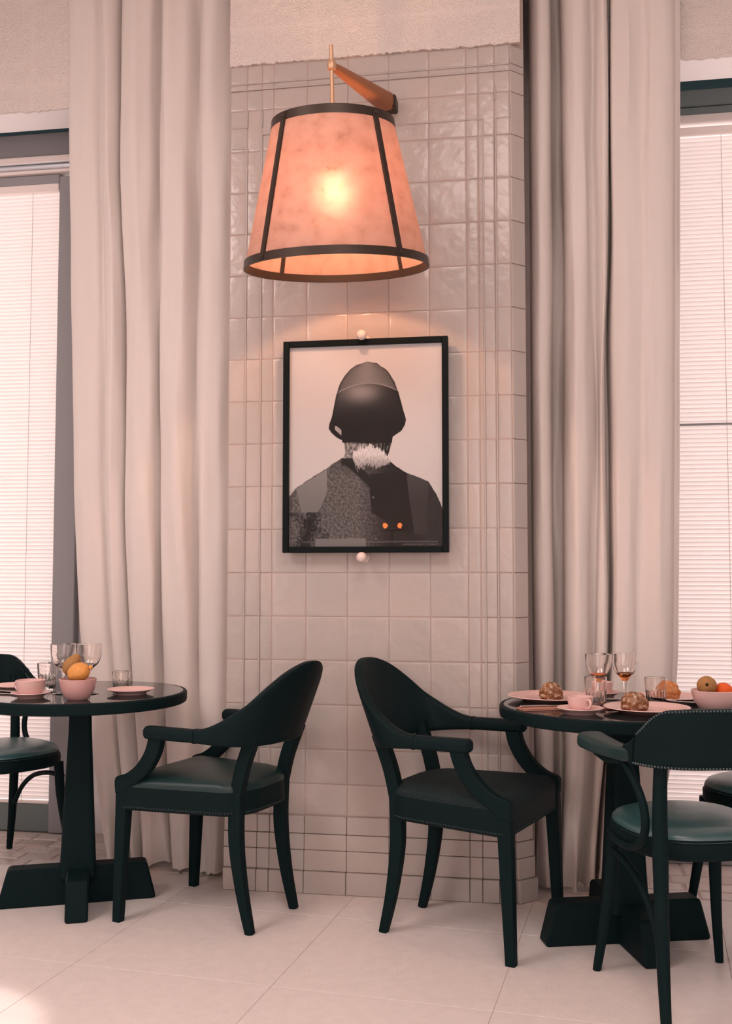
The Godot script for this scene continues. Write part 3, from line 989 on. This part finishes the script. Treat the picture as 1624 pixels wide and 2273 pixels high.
# ---------------------------------------------------------------- upholstered armchairs
func armchair(label: String, at: Vector3, turn: float, seat_mat: Material) -> void:
	var t := thing("armchair", label, "chair", at, turn, "black tub armchairs facing the tables")
	for s in [-1, 1]:
		# front leg, straight and slightly splayed, and the curved arm support above it
		var leg := bar(PackedVector3Array([Vector3(s * 0.228, 0.0, 0.240), Vector3(s * 0.226, 0.20, 0.232), Vector3(s * 0.224, 0.47, 0.222)]), [0.016, 0.019, 0.023], [0.016, 0.020, 0.025], Vector3.BACK, 20, 7.0)
		part("leg", leg, M.wood, t, 35)
		var prof := PackedVector2Array()
		for p in curve([Vector3(0.2475, 0.44, 0), Vector3(0.2475, 0.492, 0), Vector3(0.200, 0.512, 0), Vector3(0.155, 0.545, 0), Vector3(0.118, 0.595, 0), Vector3(0.100, 0.645, 0)], 5):
			prof.append(Vector2(p.x, p.y))
		for p in curve([Vector3(0.046, 0.645, 0), Vector3(0.062, 0.590, 0), Vector3(0.100, 0.530, 0), Vector3(0.150, 0.485, 0), Vector3(0.198, 0.455, 0), Vector3(0.198, 0.44, 0)], 5):
			prof.append(Vector2(p.x, p.y))
		var sup := extrude(prof, 0.034, 0.004)
		for i in sup.v.size():
			var q := sup.v[i]
			sup.v[i] = Vector3(s * (0.232 + clampf((q.y - 0.5) / 0.14, 0, 1) * 0.012) + q.z, q.y, q.x)
		part("arm_support", sup.orient(), M.wood, t, 30)
		# rear leg, sweeping back to the floor, and the upright from seat to back
		part("leg", bar(curve([Vector3(s * 0.150, 0.0, -0.245), Vector3(s * 0.150, 0.14, -0.212), Vector3(s * 0.151, 0.30, -0.190), Vector3(s * 0.152, 0.47, -0.192)], 6), [0.0135, 0.017, 0.019, 0.020], [0.014, 0.019, 0.024, 0.024], Vector3.BACK, 20, 7.0), M.wood, t, 35)
		part("upright", bar(curve([Vector3(s * 0.152, 0.46, -0.194), Vector3(s * 0.154, 0.55, -0.216), Vector3(s * 0.156, 0.66, -0.258)], 6), [0.020], [0.023], Vector3.BACK, 20, 7.0), M.wood, t, 35)
		var arm := part("arm", bar(PackedVector3Array([Vector3(s * 0.243, 0.657, -0.085), Vector3(s * 0.246, 0.658, 0.02), Vector3(s * 0.246, 0.659, 0.105)]), [0.024, 0.027, 0.027], [0.0225], Vector3.UP, 20, 3.0, 0.017), M.hide, t, 50)
		part("seam_band", bar(PackedVector3Array([Vector3(s * 0.243, 0.657, -0.087), Vector3(s * 0.243, 0.657, -0.079)]), [0.0262], [0.0245], Vector3.UP, 20, 3.0, 0.002), M.hide, arm, 50)
	# the back: one padded shell that wraps round from arm to arm
	var plan := [Vector3(0.243, 0, -0.08), Vector3(0.242, 0, -0.12), Vector3(0.235, 0, -0.165), Vector3(0.215, 0, -0.212), Vector3(0.180, 0, -0.246), Vector3(0.125, 0, -0.270), Vector3(0.060, 0, -0.284), Vector3(0.0, 0, -0.288)]
	var tops := [0.680, 0.688, 0.715, 0.765, 0.820, 0.868, 0.895, 0.902]
	var full := []
	for k in plan.size():
		full.append(plan[k] + Vector3(0, tops[k], 0))
	for k in range(plan.size() - 2, -1, -1):
		full.append(Vector3(-plan[k].x, tops[k], plan[k].z))
	var pts := curve(full, 6)
	var rows := []
	for i in pts.size():
		var d := pts[mini(i + 1, pts.size() - 1)] - pts[maxi(i - 1, 0)]
		d.y = 0
		d = d.normalized()
		var out := Vector3(d.z, 0, -d.x)
		var base := Vector3(pts[i].x, 0, pts[i].z)
		var hi: float = pts[i].y
		var lo := 0.635 - 0.014 * clampf((-0.08 - pts[i].z) / 0.2, 0, 1)
		var th := lerpf(0.024, 0.017, clampf((hi - 0.68) / 0.1, 0, 1))
		var r := PackedVector3Array()
		for q in ring(Vector3.ZERO, Vector3(th, 0, 0), Vector3(0, (hi - lo) / 2, 0), 28, lerpf(3.0, 7.0, clampf((hi - 0.68) / 0.2, 0, 1))):
			var y := (hi + lo) / 2 + q.y
			var rake := maxf(0.0, y - 0.64)
			r.append(base * Vector3(1.0 - rake * 0.12, 1, 1) + out * q.x + Vector3(0, y, -rake * 0.40 * clampf((-0.06 - base.z) / 0.15, 0, 1)))
		rows.append(r)
	part("backrest", loft(rows), M.hide, t, 50)
	# the boxed seat with its domed top
	var shape := rounded([Vector2(-0.252, 0.243), Vector2(0.252, 0.243), Vector2(0.188, -0.185), Vector2(0.10, -0.232), Vector2(-0.10, -0.232), Vector2(-0.188, -0.185)], 0.045, 5)
	var rail := part("seat_rail", flat(shape, 0.385, 0.470, 0.006), M.hide, t, 35)
	var cush := []
	for k in [[0.455, 0.99], [0.472, 1.0], [0.484, 0.985], [0.495, 0.93], [0.504, 0.82], [0.511, 0.62], [0.515, 0.35], [0.516, 0.1]]:
		var r := PackedVector3Array()
		for p in shape:
			r.append(Vector3(p.x * k[1], k[0], 0.01 + (p.y - 0.01) * k[1]))
		cush.append(r)
	part("seat_cushion", loft(cush), seat_mat, t, 60)
	studs(shape, 0.396, rail)


func studs(shape: PackedVector2Array, y: float, t: Node3D) -> void:   # a row of small nail heads round an outline, joined as one part
	var g := Geo.new()
	var head := lathe([Vector2(0, 0.0030), Vector2(0.0028, 0.0022), Vector2(0.0042, 0.0), Vector2(0, -0.001)], 7)
	var left := 0.0
	for i in shape.size():
		var a := shape[i]
		var b := shape[(i + 1) % shape.size()]
		var d := (b - a)
		var n := Vector3(-d.y, 0, d.x).normalized()
		if n.dot(Vector3(a.x, 0, a.y)) < 0:
			n = -n
		while left < d.length():
			var p := a + d.normalized() * left
			var x := Vector3(d.x, 0, d.y).normalized()
			g.add(head, Transform3D(Basis(x, n, x.cross(n)), Vector3(p.x, y, p.y)))
			left += 0.011
		left -= d.length()
	tag(part("nail_heads", g, M.stud_dark, t, 60), "row of small nail heads", "", "", "stuff")


func armchairs() -> void:
	armchair("black tub armchair with a smooth dark green leather seat beside the left table", Vector3(-0.506, 0, 0.280), deg_to_rad(-105.6), M.leather)
	armchair("black tub armchair with a mottled velvety seat beside the right table", Vector3(0.406, 0, 0.330), deg_to_rad(70.7), M.velvet)


# ---------------------------------------------------------------- bentwood armchairs
func bentwood(label: String) -> Node3D:
	var t := thing("bentwood_chair", label, "chair", Vector3.ZERO, 0.0, "bentwood armchairs with padded backs")
	var seat := PackedVector2Array()
	for p in ring(Vector3.ZERO, Vector3(0.208, 0, 0), Vector3(0, 0, 0.212), 56, 2.5):
		seat.append(Vector2(p.x, p.z))
	part("seat_ring", flat(seat, 0.422, 0.472, 0.010), M.wood, t, 50)
	var cush := []
	for k in [[0.462, 0.94], [0.474, 0.968], [0.486, 0.962], [0.498, 0.91], [0.508, 0.78], [0.514, 0.55], [0.517, 0.25]]:
		var r := PackedVector3Array()
		for p in seat:
			r.append(Vector3(p.x * k[1], k[0], p.y * k[1]))
		cush.append(r)
	var cushion := part("seat_cushion", loft(cush), M.green_leather, t, 60)
	part("piping", bar(loop(seat, 0.960, 0.4755), [0.0035], [0.0035], Vector3.UP, 8), M.hide, cushion, 60)
	for s in [-1, 1]:
		part("leg", bar(curve([Vector3(s * 0.200, 0.0, 0.200), Vector3(s * 0.182, 0.15, 0.178), Vector3(s * 0.168, 0.30, 0.155), Vector3(s * 0.162, 0.43, 0.145)], 6), [0.0125, 0.016, 0.019, 0.020], [0.0125, 0.016, 0.019, 0.020], Vector3.BACK, 16), M.wood, t, 60)
		part("post", bar(curve([Vector3(s * 0.205, 0.0, -0.285), Vector3(s * 0.196, 0.20, -0.250), Vector3(s * 0.190, 0.45, -0.232), Vector3(s * 0.194, 0.62, -0.244), Vector3(s * 0.198, 0.76, -0.268)], 7), [0.013, 0.018, 0.021, 0.019, 0.017], [0.013, 0.018, 0.021, 0.019, 0.017], Vector3.BACK, 16), M.wood, t, 60)
		part("arm_support", bar(curve([Vector3(s * 0.244, 0.700, -0.09), Vector3(s * 0.238, 0.658, -0.160), Vector3(s * 0.226, 0.585, -0.208), Vector3(s * 0.220, 0.515, -0.205), Vector3(s * 0.216, 0.462, -0.150), Vector3(s * 0.214, 0.438, -0.06), Vector3(s * 0.206, 0.437, 0.04), Vector3(s * 0.190, 0.440, 0.10)], 8), [0.0115], [0.0115], Vector3.RIGHT, 14, 2.0, 0.006), M.wood, t, 60)
		part("brace", bar(curve([Vector3(s * 0.172, 0.372, 0.160), Vector3(s * 0.176, 0.372, 0.05), Vector3(s * 0.182, 0.345, -0.07), Vector3(s * 0.187, 0.285, -0.165), Vector3(s * 0.194, 0.205, -0.232)], 8), [0.010], [0.010], Vector3.RIGHT, 12, 2.0, 0.005), M.wood, t, 60)
		# the padded arm
		part("arm", bar(curve([Vector3(s * 0.236, 0.712, -0.185), Vector3(s * 0.248, 0.708, -0.10), Vector3(s * 0.264, 0.713, -0.02), Vector3(s * 0.274, 0.720, 0.035)], 7), [0.024, 0.030, 0.042, 0.044], [0.022, 0.020, 0.022, 0.024], Vector3.UP, 24, 3.6, 0.026), M.leather, t, 60)
		part("arm_block", bar(curve([Vector3(s * 0.244, 0.688, -0.12), Vector3(s * 0.254, 0.682, -0.05), Vector3(s * 0.268, 0.690, 0.0)], 5), [0.018], [0.010, 0.014, 0.006], Vector3.UP, 14, 3.0, 0.006), M.wood, t, 60)
	# the padded back, lower where it meets the arms
	var plan := [Vector3(0.242, 0, -0.150), Vector3(0.240, 0, -0.185), Vector3(0.232, 0, -0.222), Vector3(0.208, 0, -0.262), Vector3(0.165, 0, -0.292), Vector3(0.10, 0, -0.312), Vector3(0.0, 0, -0.322)]
	var tops := [0.738, 0.752, 0.790, 0.838, 0.848, 0.851, 0.852]
	var full := []
	for k in plan.size():
		full.append(plan[k] + Vector3(0, tops[k], 0))
	for k in range(plan.size() - 2, -1, -1):
		full.append(Vector3(-plan[k].x, tops[k], plan[k].z))
	var pts := curve(full, 6)
	var rows := []
	var edge_hi := PackedVector3Array()
	var edge_lo := PackedVector3Array()
	for i in pts.size():
		var d := pts[mini(i + 1, pts.size() - 1)] - pts[maxi(i - 1, 0)]
		d.y = 0
		d = d.normalized()
		var out := Vector3(d.z, 0, -d.x)
		if out.z > 0.2:
			out = -out
		var hi: float = pts[i].y
		var lo := 0.690
		var r := PackedVector3Array()
		for q in ring(Vector3.ZERO, Vector3(0.019, 0, 0), Vector3(0, (hi - lo) / 2, 0), 24, 6.0):
			var y := (hi + lo) / 2 + q.y
			r.append(Vector3(pts[i].x, y, pts[i].z - maxf(0, y - 0.69) * 0.16) + out * q.x)
		rows.append(r)
		edge_hi.append(Vector3(pts[i].x, hi - 0.004, pts[i].z - (hi - 0.69) * 0.16) + out * 0.0165)
		edge_lo.append(Vector3(pts[i].x, lo + 0.006, pts[i].z) + out * 0.0185)
	var pad := part("backrest", loft(rows), M.hide, t, 50)
	var g := Geo.new()
	var head := lathe([Vector2(0, 0.0032), Vector2(0.0026, 0.0024), Vector2(0.0040, 0.0), Vector2(0, -0.001)], 7)
	for e in [edge_hi, edge_lo]:
		var left := 0.0
		for i in e.size() - 1:
			var d: Vector3 = e[i + 1] - e[i]
			var n := Vector3(d.z, 0, -d.x).normalized()
			if n.z > 0.2:
				n = -n
			while left < d.length():
				var x := d.normalized()
				g.add(head, Transform3D(Basis(x, n, x.cross(n)), e[i] + x * left))
				left += 0.0088
			left -= d.length()
	tag(part("nail_heads", g, M.stud, pad, 60), "rows of small nail heads along the padded back", "", "", "stuff")
	return t


func loop(shape: PackedVector2Array, scale_: float, y: float) -> PackedVector3Array:
	var out := PackedVector3Array()
	for i in shape.size() + 1:
		var p := shape[i % shape.size()] * scale_
		out.append(Vector3(p.x, y, p.y))
	return out


func bentwood_chairs() -> void:
	var a := bentwood("black bentwood armchair nearest the camera, its studded padded back turned to us")
	a.position = Vector3(1.068, 0, 0.742)
	a.rotation.y = deg_to_rad(-161.1)
	copy_of(a, "black bentwood chair behind the right table, only its seat edge and leg showing", Vector3(1.425, 0, 0.17), atan2(-0.83, 0.55))
	copy_of(a, "black bentwood chair behind the left table in front of the blind", Vector3(-1.515, 0, -0.075), atan2(0.86, 0.51))


# ---------------------------------------------------------------- tableware
func plate_geo(r: float) -> Geo:
	return lathe([Vector2(0, 0.002), Vector2(r * 0.55, 0.002), Vector2(r * 0.58, 0.0), Vector2(r * 0.64, 0.0), Vector2(r * 0.68, 0.005), Vector2(r * 0.97, 0.0145), Vector2(r, 0.0165), Vector2(r * 0.985, 0.0185), Vector2(r * 0.94, 0.0175), Vector2(r * 0.68, 0.0095), Vector2(r * 0.62, 0.0060), Vector2(0, 0.0058)], 64)


func plate(label: String, x: float, z: float, r: float, group := "pink dinner plates", called := "plate") -> void:
	tag(part(numbered(called), plate_geo(r), M.porcelain, self, 45), label, called, group).position = Vector3(x, TOP, z)


func cup(label: String, x: float, y: float, z: float, r: float, high: float, turn: float) -> void:
	var t := thing("cup", label, "cup", Vector3(x, y, z), turn, "pink coffee cups")
	part("bowl", lathe([Vector2(0, 0.003), Vector2(r * 0.50, 0.003), Vector2(r * 0.56, 0.0), Vector2(r * 0.66, 0.001), Vector2(r * 0.84, high * 0.30), Vector2(r * 0.95, high * 0.65), Vector2(r, high), Vector2(r - 0.0022, high + 0.0006), Vector2(r * 0.95 - 0.0035, high * 0.65), Vector2(r * 0.82 - 0.003, high * 0.30), Vector2(r * 0.5, 0.008), Vector2(0, 0.007)], 40), M.porcelain, t, 50)
	part("handle", bar(curve([Vector3(0, high * 0.80, r * 0.96), Vector3(0, high * 0.86, r * 1.30), Vector3(0, high * 0.62, r * 1.52), Vector3(0, high * 0.36, r * 1.30), Vector3(0, high * 0.26, r * 0.82)], 6), [0.0045], [0.0032], Vector3.RIGHT, 10), M.porcelain, t, 60)


func fruit_bowl(label: String, x: float, z: float, r: float, high: float, m: Material) -> void:
	tag(part(numbered("fruit_bowl"), lathe([Vector2(0, 0.003), Vector2(r * 0.44, 0.003), Vector2(r * 0.47, 0.0), Vector2(r * 0.53, 0.001), Vector2(r * 0.70, high * 0.16), Vector2(r * 0.88, high * 0.46), Vector2(r * 0.96, high * 0.80), Vector2(r, high), Vector2(r - 0.003, high + 0.001), Vector2(r * 0.96 - 0.004, high * 0.80), Vector2(r * 0.86 - 0.004, high * 0.46), Vector2(r * 0.66, high * 0.20), Vector2(r * 0.4, 0.010), Vector2(0, 0.009)], 56), m, self, 50), label, "bowl", "pink fruit bowls").position = Vector3(x, TOP, z)


func tumbler(label: String, x: float, z: float, r: float, high: float) -> void:
	var g := Geo.new()
	var rows := []
	# cut flutes round the lower half of the outside, a thick base, a smooth inside
	for k in [[0.0, 0.80, 0.0], [0.004, 0.86, 0.3], [high * 0.15, 0.88, 1.0], [high * 0.50, 0.93, 1.0], [high * 0.58, 0.945, 0.0], [high, 1.0, 0.0], [high + 0.001, 0.978, 0.0], [high * 0.5, 0.90, 0.0], [0.016, 0.80, 0.0], [0.012, 0.70, 0.0]]:
		var ro := PackedVector3Array()
		for i in 64:
			var a := TAU * i / 64
			var rr: float = r * k[1] * (1.0 - 0.045 * k[2] * absf(cos(a * 8.0)))
			ro.append(Vector3(cos(a) * rr, k[0], sin(a) * rr))
		rows.append(ro)
	g.grid(rows, true)
	g.fan(rows[0], true)
	g.fan(rows[rows.size() - 1])
	g.orient()
	tag(part(numbered("tumbler"), g, M.glass, self, 35), label, "glass", "clear cut glass tumblers").position = Vector3(x, TOP, z)


func goblet(label: String, x: float, z: float, r: float, high: float, amber: bool) -> void:
	var t := thing("wine_glass", label, "glass", Vector3(x, TOP, z), 0.0, "stemmed wine glasses")
	var b := high * 0.50       # height where the bowl starts
	part("foot", lathe([Vector2(0, 0.0), Vector2(r * 0.80, 0.0), Vector2(r * 0.82, 0.002), Vector2(r * 0.5, 0.004), Vector2(0.007, 0.010), Vector2(0.0048, 0.025), Vector2(0.0044, b * 0.55), Vector2(0.006, b * 0.80), Vector2(0.0085, b * 0.90), Vector2(0, b * 0.90)], 36), M.glass, t, 50)
	part("bowl_base", lathe([Vector2(0, b * 0.902), Vector2(0.009, b * 0.905), Vector2(r * 0.42, b + 0.006), Vector2(r * 0.70, b + 0.018), Vector2(r * 0.66, b + 0.0185), Vector2(r * 0.36, b + 0.010), Vector2(0, b + 0.005)], 36), M.amber if amber else M.glass, t, 50, "amber tinted base of the bowl" if amber else "")
	part("bowl", lathe([Vector2(r * 0.66, b + 0.0187), Vector2(r * 0.70, b + 0.0182), Vector2(r * 0.86, b + 0.032), Vector2(r * 0.96, lerpf(b, high, 0.62)), Vector2(r, high), Vector2(r - 0.0011, high + 0.0004), Vector2(r * 0.96 - 0.0014, lerpf(b, high, 0.62)), Vector2(r * 0.86 - 0.002, b + 0.032), Vector2(r * 0.66, b + 0.0187)], 40), M.glass, t, 50)


func lump(size: Vector3, salt: int, rough: float, flat_base := 0.55) -> Geo:
	var n := noise(0.9, 3, salt)
	var rows := []
	for j in 29:
		var a := PI * (j / 28.0) - PI / 2
		var r := PackedVector3Array()
		for i in 44:
			var b := TAU * i / 44
			var d := Vector3(cos(a) * cos(b), sin(a), cos(a) * sin(b))
			var p := d * (1.0 + rough * n.get_noise_3dv(d * 1.6))
			p.y = maxf(p.y, -flat_base)
			r.append(p * size + Vector3(0, flat_base * size.y, 0))
		rows.append(r)
	var g := Geo.new()
	g.grid(rows, true)
	return g.orient()


func bread(label: String, p: Vector3, size: Vector3, salt: int, m: Material) -> void:
	tag(part(numbered("bread_roll"), lump(size, salt, 0.15), m, self, 70), label, "bread", "round bread rolls").position = p


func lemon_geo(r: float) -> Geo:
	var prof := []
	for k in 21:
		var f := k / 20.0 * 2.0 - 1.0
		var y := f * r * 1.22
		var rad := r * sqrt(maxf(0.0, 1.0 - f * f)) * (1.0 - 0.06 * absf(f))
		if absf(f) > 0.86:
			rad = maxf(rad * 0.8, r * 0.16 * (1.0 - (absf(f) - 0.86) / 0.14))
		prof.append(Vector2(rad, y))
	return lathe(prof, 36)


func cutlery(kind: String, label: String, a: Vector3, b: Vector3) -> void:
	var t := thing(kind, label, kind, a)
	var d := b - a
	var x := d.normalized()
	var side := x.cross(Vector3.UP).normalized()
	if kind == "knife":
		part("handle", bar(line(Vector3.ZERO, d * 0.52), [0.0045, 0.0035], [0.003], Vector3.UP, 12, 2.5, 0.003), M.steel, t, 50)
		part("blade", bar(PackedVector3Array([d * 0.52, d * 0.62, d * 0.9, d]), [0.0035, 0.0085, 0.0085, 0.002], [0.0018, 0.0010, 0.0008, 0.0006], Vector3.UP, 12, 2.5), M.steel, t, 50)
	else:
		part("handle", bar(PackedVector3Array([Vector3.ZERO, d * 0.3, d * 0.6, d * 0.70, d * 0.74]), [0.006, 0.0045, 0.003, 0.010, 0.011], [0.0016], Vector3.UP, 12, 2.5, 0.003), M.steel, t, 50)
		for k in 4:
			var o := side * (k - 1.5) * 0.0062
			part("tine", bar(line(d * 0.73 + o, d + o * 0.95 + Vector3(0, 0.003, 0)), [0.0017, 0.0010], [0.0012], Vector3.UP, 8), M.steel, t, 50)


func left_table_things() -> void:
	fruit_bowl("rose pink bowl holding a lemon and pears at the near rim of the left table", -0.935, 0.493, 0.064, 0.072, M.rose)
	var l := thing("lemon", "big yellow orange lemon at the front of the left table's bowl", "fruit", Vector3(-0.928, TOP + 0.095, 0.502))
	part("flesh", lemon_geo(0.034), M.lemon, l, 60)
	l.rotation = Vector3(0.35, 0.3, -1.15)
	part("tip", lathe([Vector2(0, 0.0), Vector2(0.009, 0.002), Vector2(0.006, 0.010), Vector2(0, 0.013)], 14).move(Transform3D(Basis(), Vector3(0, 0.040, 0))), M.lemon, l, 60)
	var p := thing("pear", "brownish green pear leaning behind the lemon in the left table's bowl", "fruit", Vector3(-0.978, TOP + 0.113, 0.448))
	part("flesh", lathe([Vector2(0, -0.036), Vector2(0.016, -0.034), Vector2(0.029, -0.022), Vector2(0.033, -0.004), Vector2(0.028, 0.014), Vector2(0.020, 0.028), Vector2(0.014, 0.040), Vector2(0.006, 0.046), Vector2(0, 0.047)], 32), M.pear, p, 70)
	p.rotation = Vector3(0.2, 0, -0.55)
	var q := thing("pear", "green pear lying low behind the lemon in the left table's bowl", "fruit", Vector3(-0.940, TOP + 0.012, 0.480))
	part("flesh", lump(Vector3(0.027, 0.025, 0.027), 9, 0.04, 0.95), M.pear, q, 70)
	plate("pink saucer under the coffee cup on the left table", -1.130, 0.455, 0.068, "pink saucers", "saucer")
	cup("pink coffee cup near the front of the left table", -1.130, TOP + 0.006, 0.455, 0.052, 0.055, -1.9)
	plate("small pink side plate at the right of the left table", -0.825, 0.285, 0.085)
	plate("pink plate at the far left of the left table", -1.300, 0.215, 0.095)
	tumbler("clear cut glass tumbler behind the coffee cup on the left table", -1.195, 0.200, 0.037, 0.098)
	tumbler("faint clear tumbler behind the side plate on the left table", -0.905, 0.185, 0.034, 0.070)
	goblet("tall clear wine glass behind the pear on the left table", -1.068, 0.330, 0.047, 0.180, false)
	goblet("tall clear wine glass behind the lemon on the left table, nearer the curtain", -0.975, 0.318, 0.047, 0.180, false)
	var j := thing("glass_jar", "small squat glass jar behind the cup on the left table", "jar", Vector3(-1.215, TOP, 0.330))
	part("jar", lathe([Vector2(0, 0.0), Vector2(0.030, 0.0), Vector2(0.034, 0.006), Vector2(0.036, 0.024), Vector2(0.031, 0.036), Vector2(0.034, 0.046), Vector2(0.031, 0.047), Vector2(0.028, 0.036), Vector2(0.033, 0.024), Vector2(0.030, 0.008), Vector2(0, 0.006)], 36), M.glass, j, 50)
	cutlery("knife", "steel knife lying at the left edge of the left table", Vector3(-1.345, TOP + 0.004, 0.300), Vector3(-1.165, TOP + 0.003, 0.375))
	cutlery("fork", "steel fork lying at the left of the left table before the knife", Vector3(-1.300, TOP + 0.004, 0.395), Vector3(-1.200, TOP + 0.003, 0.405))


func right_table_things() -> void:
	plate("large pink plate overhanging the left rim of the right table", 0.690, 0.235, 0.150)
	bread("dark crusty bread roll on the plate at the left of the right table", Vector3(0.690, TOP + 0.0064, 0.262), Vector3(0.040, 0.037, 0.040), 31, M.crust)
	plate("pink saucer under the coffee cup at the front of the right table", 0.776, 0.560, 0.073, "pink saucers", "saucer")
	cup("pink coffee cup at the near rim of the right table", 0.776, TOP + 0.006, 0.560, 0.041, 0.046, 0.5)
	plate("pink plate in the middle of the right table behind the chair back", 0.985, 0.500, 0.135)
	bread("floury dark bread roll on the middle plate of the right table", Vector3(0.945, TOP + 0.0064, 0.520), Vector3(0.043, 0.038, 0.043), 32, M.crust)
	plate("pink plate at the back of the right table near the fruit bowl", 1.100, 0.175, 0.120)
	bread("golden bread roll on the back plate of the right table", Vector3(1.085, TOP + 0.0064, 0.195), Vector3(0.042, 0.040, 0.042), 33, M.golden)
	tumbler("clear cut glass tumbler before the left wine glass on the right table", 0.832, 0.420, 0.036, 0.100)
	tumbler("clear tumbler standing before the golden roll on the right table", 1.035, 0.290, 0.036, 0.088)
	goblet("amber based wine glass on the right table, nearer the tiled pillar", 0.846, 0.335, 0.044, 0.168, true)
	goblet("amber based wine glass on the right table, nearer the window", 0.935, 0.285, 0.044, 0.168, true)
	plate("pink saucer at the far side of the right table by the curtain", 0.868, 0.098, 0.066, "pink saucers", "saucer")
	cup("pink coffee cup at the far side of the right table seen through glass", 0.868, TOP + 0.006, 0.098, 0.040, 0.046, 2.6)
	fruit_bowl("pale pink fruit bowl at the right rim of the right table", 1.205, 0.420, 0.074, 0.064, M.porcelain)
	var k := thing("kiwi", "brown kiwi with a dark navel on the right table's bowl", "fruit", Vector3(1.178, TOP + 0.080, 0.440))
	part("flesh", lump(Vector3(0.031, 0.030, 0.031), 12, 0.05, 0.98).move(Transform3D(Basis(), Vector3(0, -0.0294, 0))), M.pear, k, 70)
	part("navel", lathe([Vector2(0, -0.001), Vector2(0.004, 0.0), Vector2(0.005, 0.002), Vector2(0.002, 0.0035), Vector2(0, 0.002)], 12).move(Transform3D(Basis(Vector3.RIGHT, PI / 2), Vector3(-0.004, 0.006, 0.0292))), M.stem, k)
	for o in [[1.233, 0.060, 0.420, 0.030, "bright orange beside the kiwi in the right table's bowl"], [1.190, 0.036, 0.398, 0.024, "small orange lying under the kiwi in the right table's bowl"]]:
		var g := thing("orange", o[4], "fruit", Vector3(o[0], TOP + o[1] - o[3] * 0.98, o[2]))
		part("peel", lump(Vector3(o[3], o[3] * 0.97, o[3]), 14, 0.03, 0.98), M.orange, g, 70)
	var n := Geo.new()
	n.add(box(Vector3(0.17, 0.004, 0.065), 0.0015)).add(box(Vector3(0.168, 0.004, 0.058), 0.0015), Transform3D(Basis(), Vector3(0, 0.004, 0.003)))
	var nap := part(numbered("napkin"), n, M.napkin, self)
	nap.position = Vector3(0.665, TOP + 0.002, 0.490)
	nap.rotation.y = 0.42
	tag(nap, "folded terracotta napkin under the knife on the right table", "napkin")
	cutlery("knife", "steel knife on the folded napkin at the near left of the right table", Vector3(0.590, TOP + 0.012, 0.522), Vector3(0.748, TOP + 0.011, 0.448))
	cutlery("fork", "steel fork with its tines behind the middle plate of the right table", Vector3(1.165, TOP + 0.020, 0.400), Vector3(1.062, TOP + 0.022, 0.372))
	var n2 := part(numbered("napkin"), box(Vector3(0.11, 0.004, 0.09), 0.0015), M.napkin, self)
	n2.position = Vector3(0.860, TOP + 0.002, 0.425)
	tag(n2, "terracotta napkin under the tumbler in the middle of the right table", "napkin")
	cutlery("knife", "steel knife lying behind the wine glasses on the right table", Vector3(0.930, TOP + 0.004, 0.195), Vector3(0.830, TOP + 0.003, 0.225))


# ---------------------------------------------------------------- the globe lamp and the added lights out of view
func unseen_lamps() -> void:
	for x in [-2.3, 0.7]:  # glowing bodies made for the added overhead fill lights
		var p := thing("added_fill_panel", "added fill light panel on the unseen ceiling over the left half of the room" if x < 0 else "added fill light panel on the unseen ceiling over the right half of the room", "lamp", Vector3(x, 3.97, 3.4), 0.0, "added fill light panels")
		part("casing", box(Vector3(1.26, 0.06, 2.06), 0.006), M.white, p)
		part("added_light_panel", box(Vector3(1.2, 0.004, 2.0), 0.0).move(Transform3D(Basis(), Vector3(0, -0.032, 0))), M.added_lamp_face, p)
	# two small warm globes on a stand across the room, mirrored in the picture's glass
	var t := thing("globe_lamp", "stand with two small warm globes near the rear opening", "lamp", Vector3(-0.73, 0, 6.0))
	part("base", lathe([Vector2(0, 0), Vector2(0.14, 0), Vector2(0.14, 0.012), Vector2(0.03, 0.03), Vector2(0, 0.03)], 32), M.bronze, t)
	part("pole", bar(line(Vector3(0, 0.02, 0), Vector3(0, 1.62, 0)), [0.01], [0.01], Vector3.BACK, 12), M.bronze, t)
	part("crossbar", bar(line(Vector3(-0.09, 1.62, 0), Vector3(0.09, 1.62, 0)), [0.007], [0.007], Vector3.UP, 12), M.bronze, t)
	for x in [-0.07, 0.07]:
		part("globe_bulb", lathe([Vector2(0, -0.026), Vector2(0.014, -0.022), Vector2(0.026, 0), Vector2(0.014, 0.022), Vector2(0, 0.026)], 20).move(Transform3D(Basis(), Vector3(x, 1.665, 0))), M.globe, t, 70)
		var l := OmniLight3D.new()
		l.name = "globe_glow"
		t.add_child(l, true)
		l.position = Vector3(x, 1.665, 0)
		l.light_color = Color(1.0, 0.6, 0.35)
		l.light_energy = 0.02
		l.light_size = 0.02
		l.omni_range = 10.0
		l.omni_attenuation = 2.0
		l.shadow_enabled = true
	# an added, unseen spotlight makes the pale patch on the floor at the lower left
	var s := thing("added_spotlight", "small added spotlight, unseen, over the left foreground floor", "lamp", Vector3(-1.55, 3.99, 2.15))
	part("housing", lathe([Vector2(0, -0.14), Vector2(0.05, -0.14), Vector2(0.055, -0.02), Vector2(0.07, 0.0), Vector2(0, 0.0)], 28), M.white, s)
	part("light_lens", lathe([Vector2(0, -0.146), Vector2(0.04, -0.144), Vector2(0.045, -0.139), Vector2(0, -0.139)], 28), M.added_lamp_face, s)
	var sl := SpotLight3D.new()
	sl.name = "spot_glow"
	s.add_child(sl, true)
	sl.position = Vector3(0, -0.16, 0)
	sl.basis = Basis.looking_at(Vector3(0.55, -3.8, -0.75), Vector3.FORWARD)
	sl.light_color = Color(1.0, 0.93, 0.915)
	sl.light_energy = 9.0
	sl.light_size = 0.03
	sl.spot_range = 12.0
	sl.spot_angle = 5.5
	sl.spot_attenuation = 2.0
	sl.spot_angle_attenuation = 0.35
	sl.shadow_enabled = true
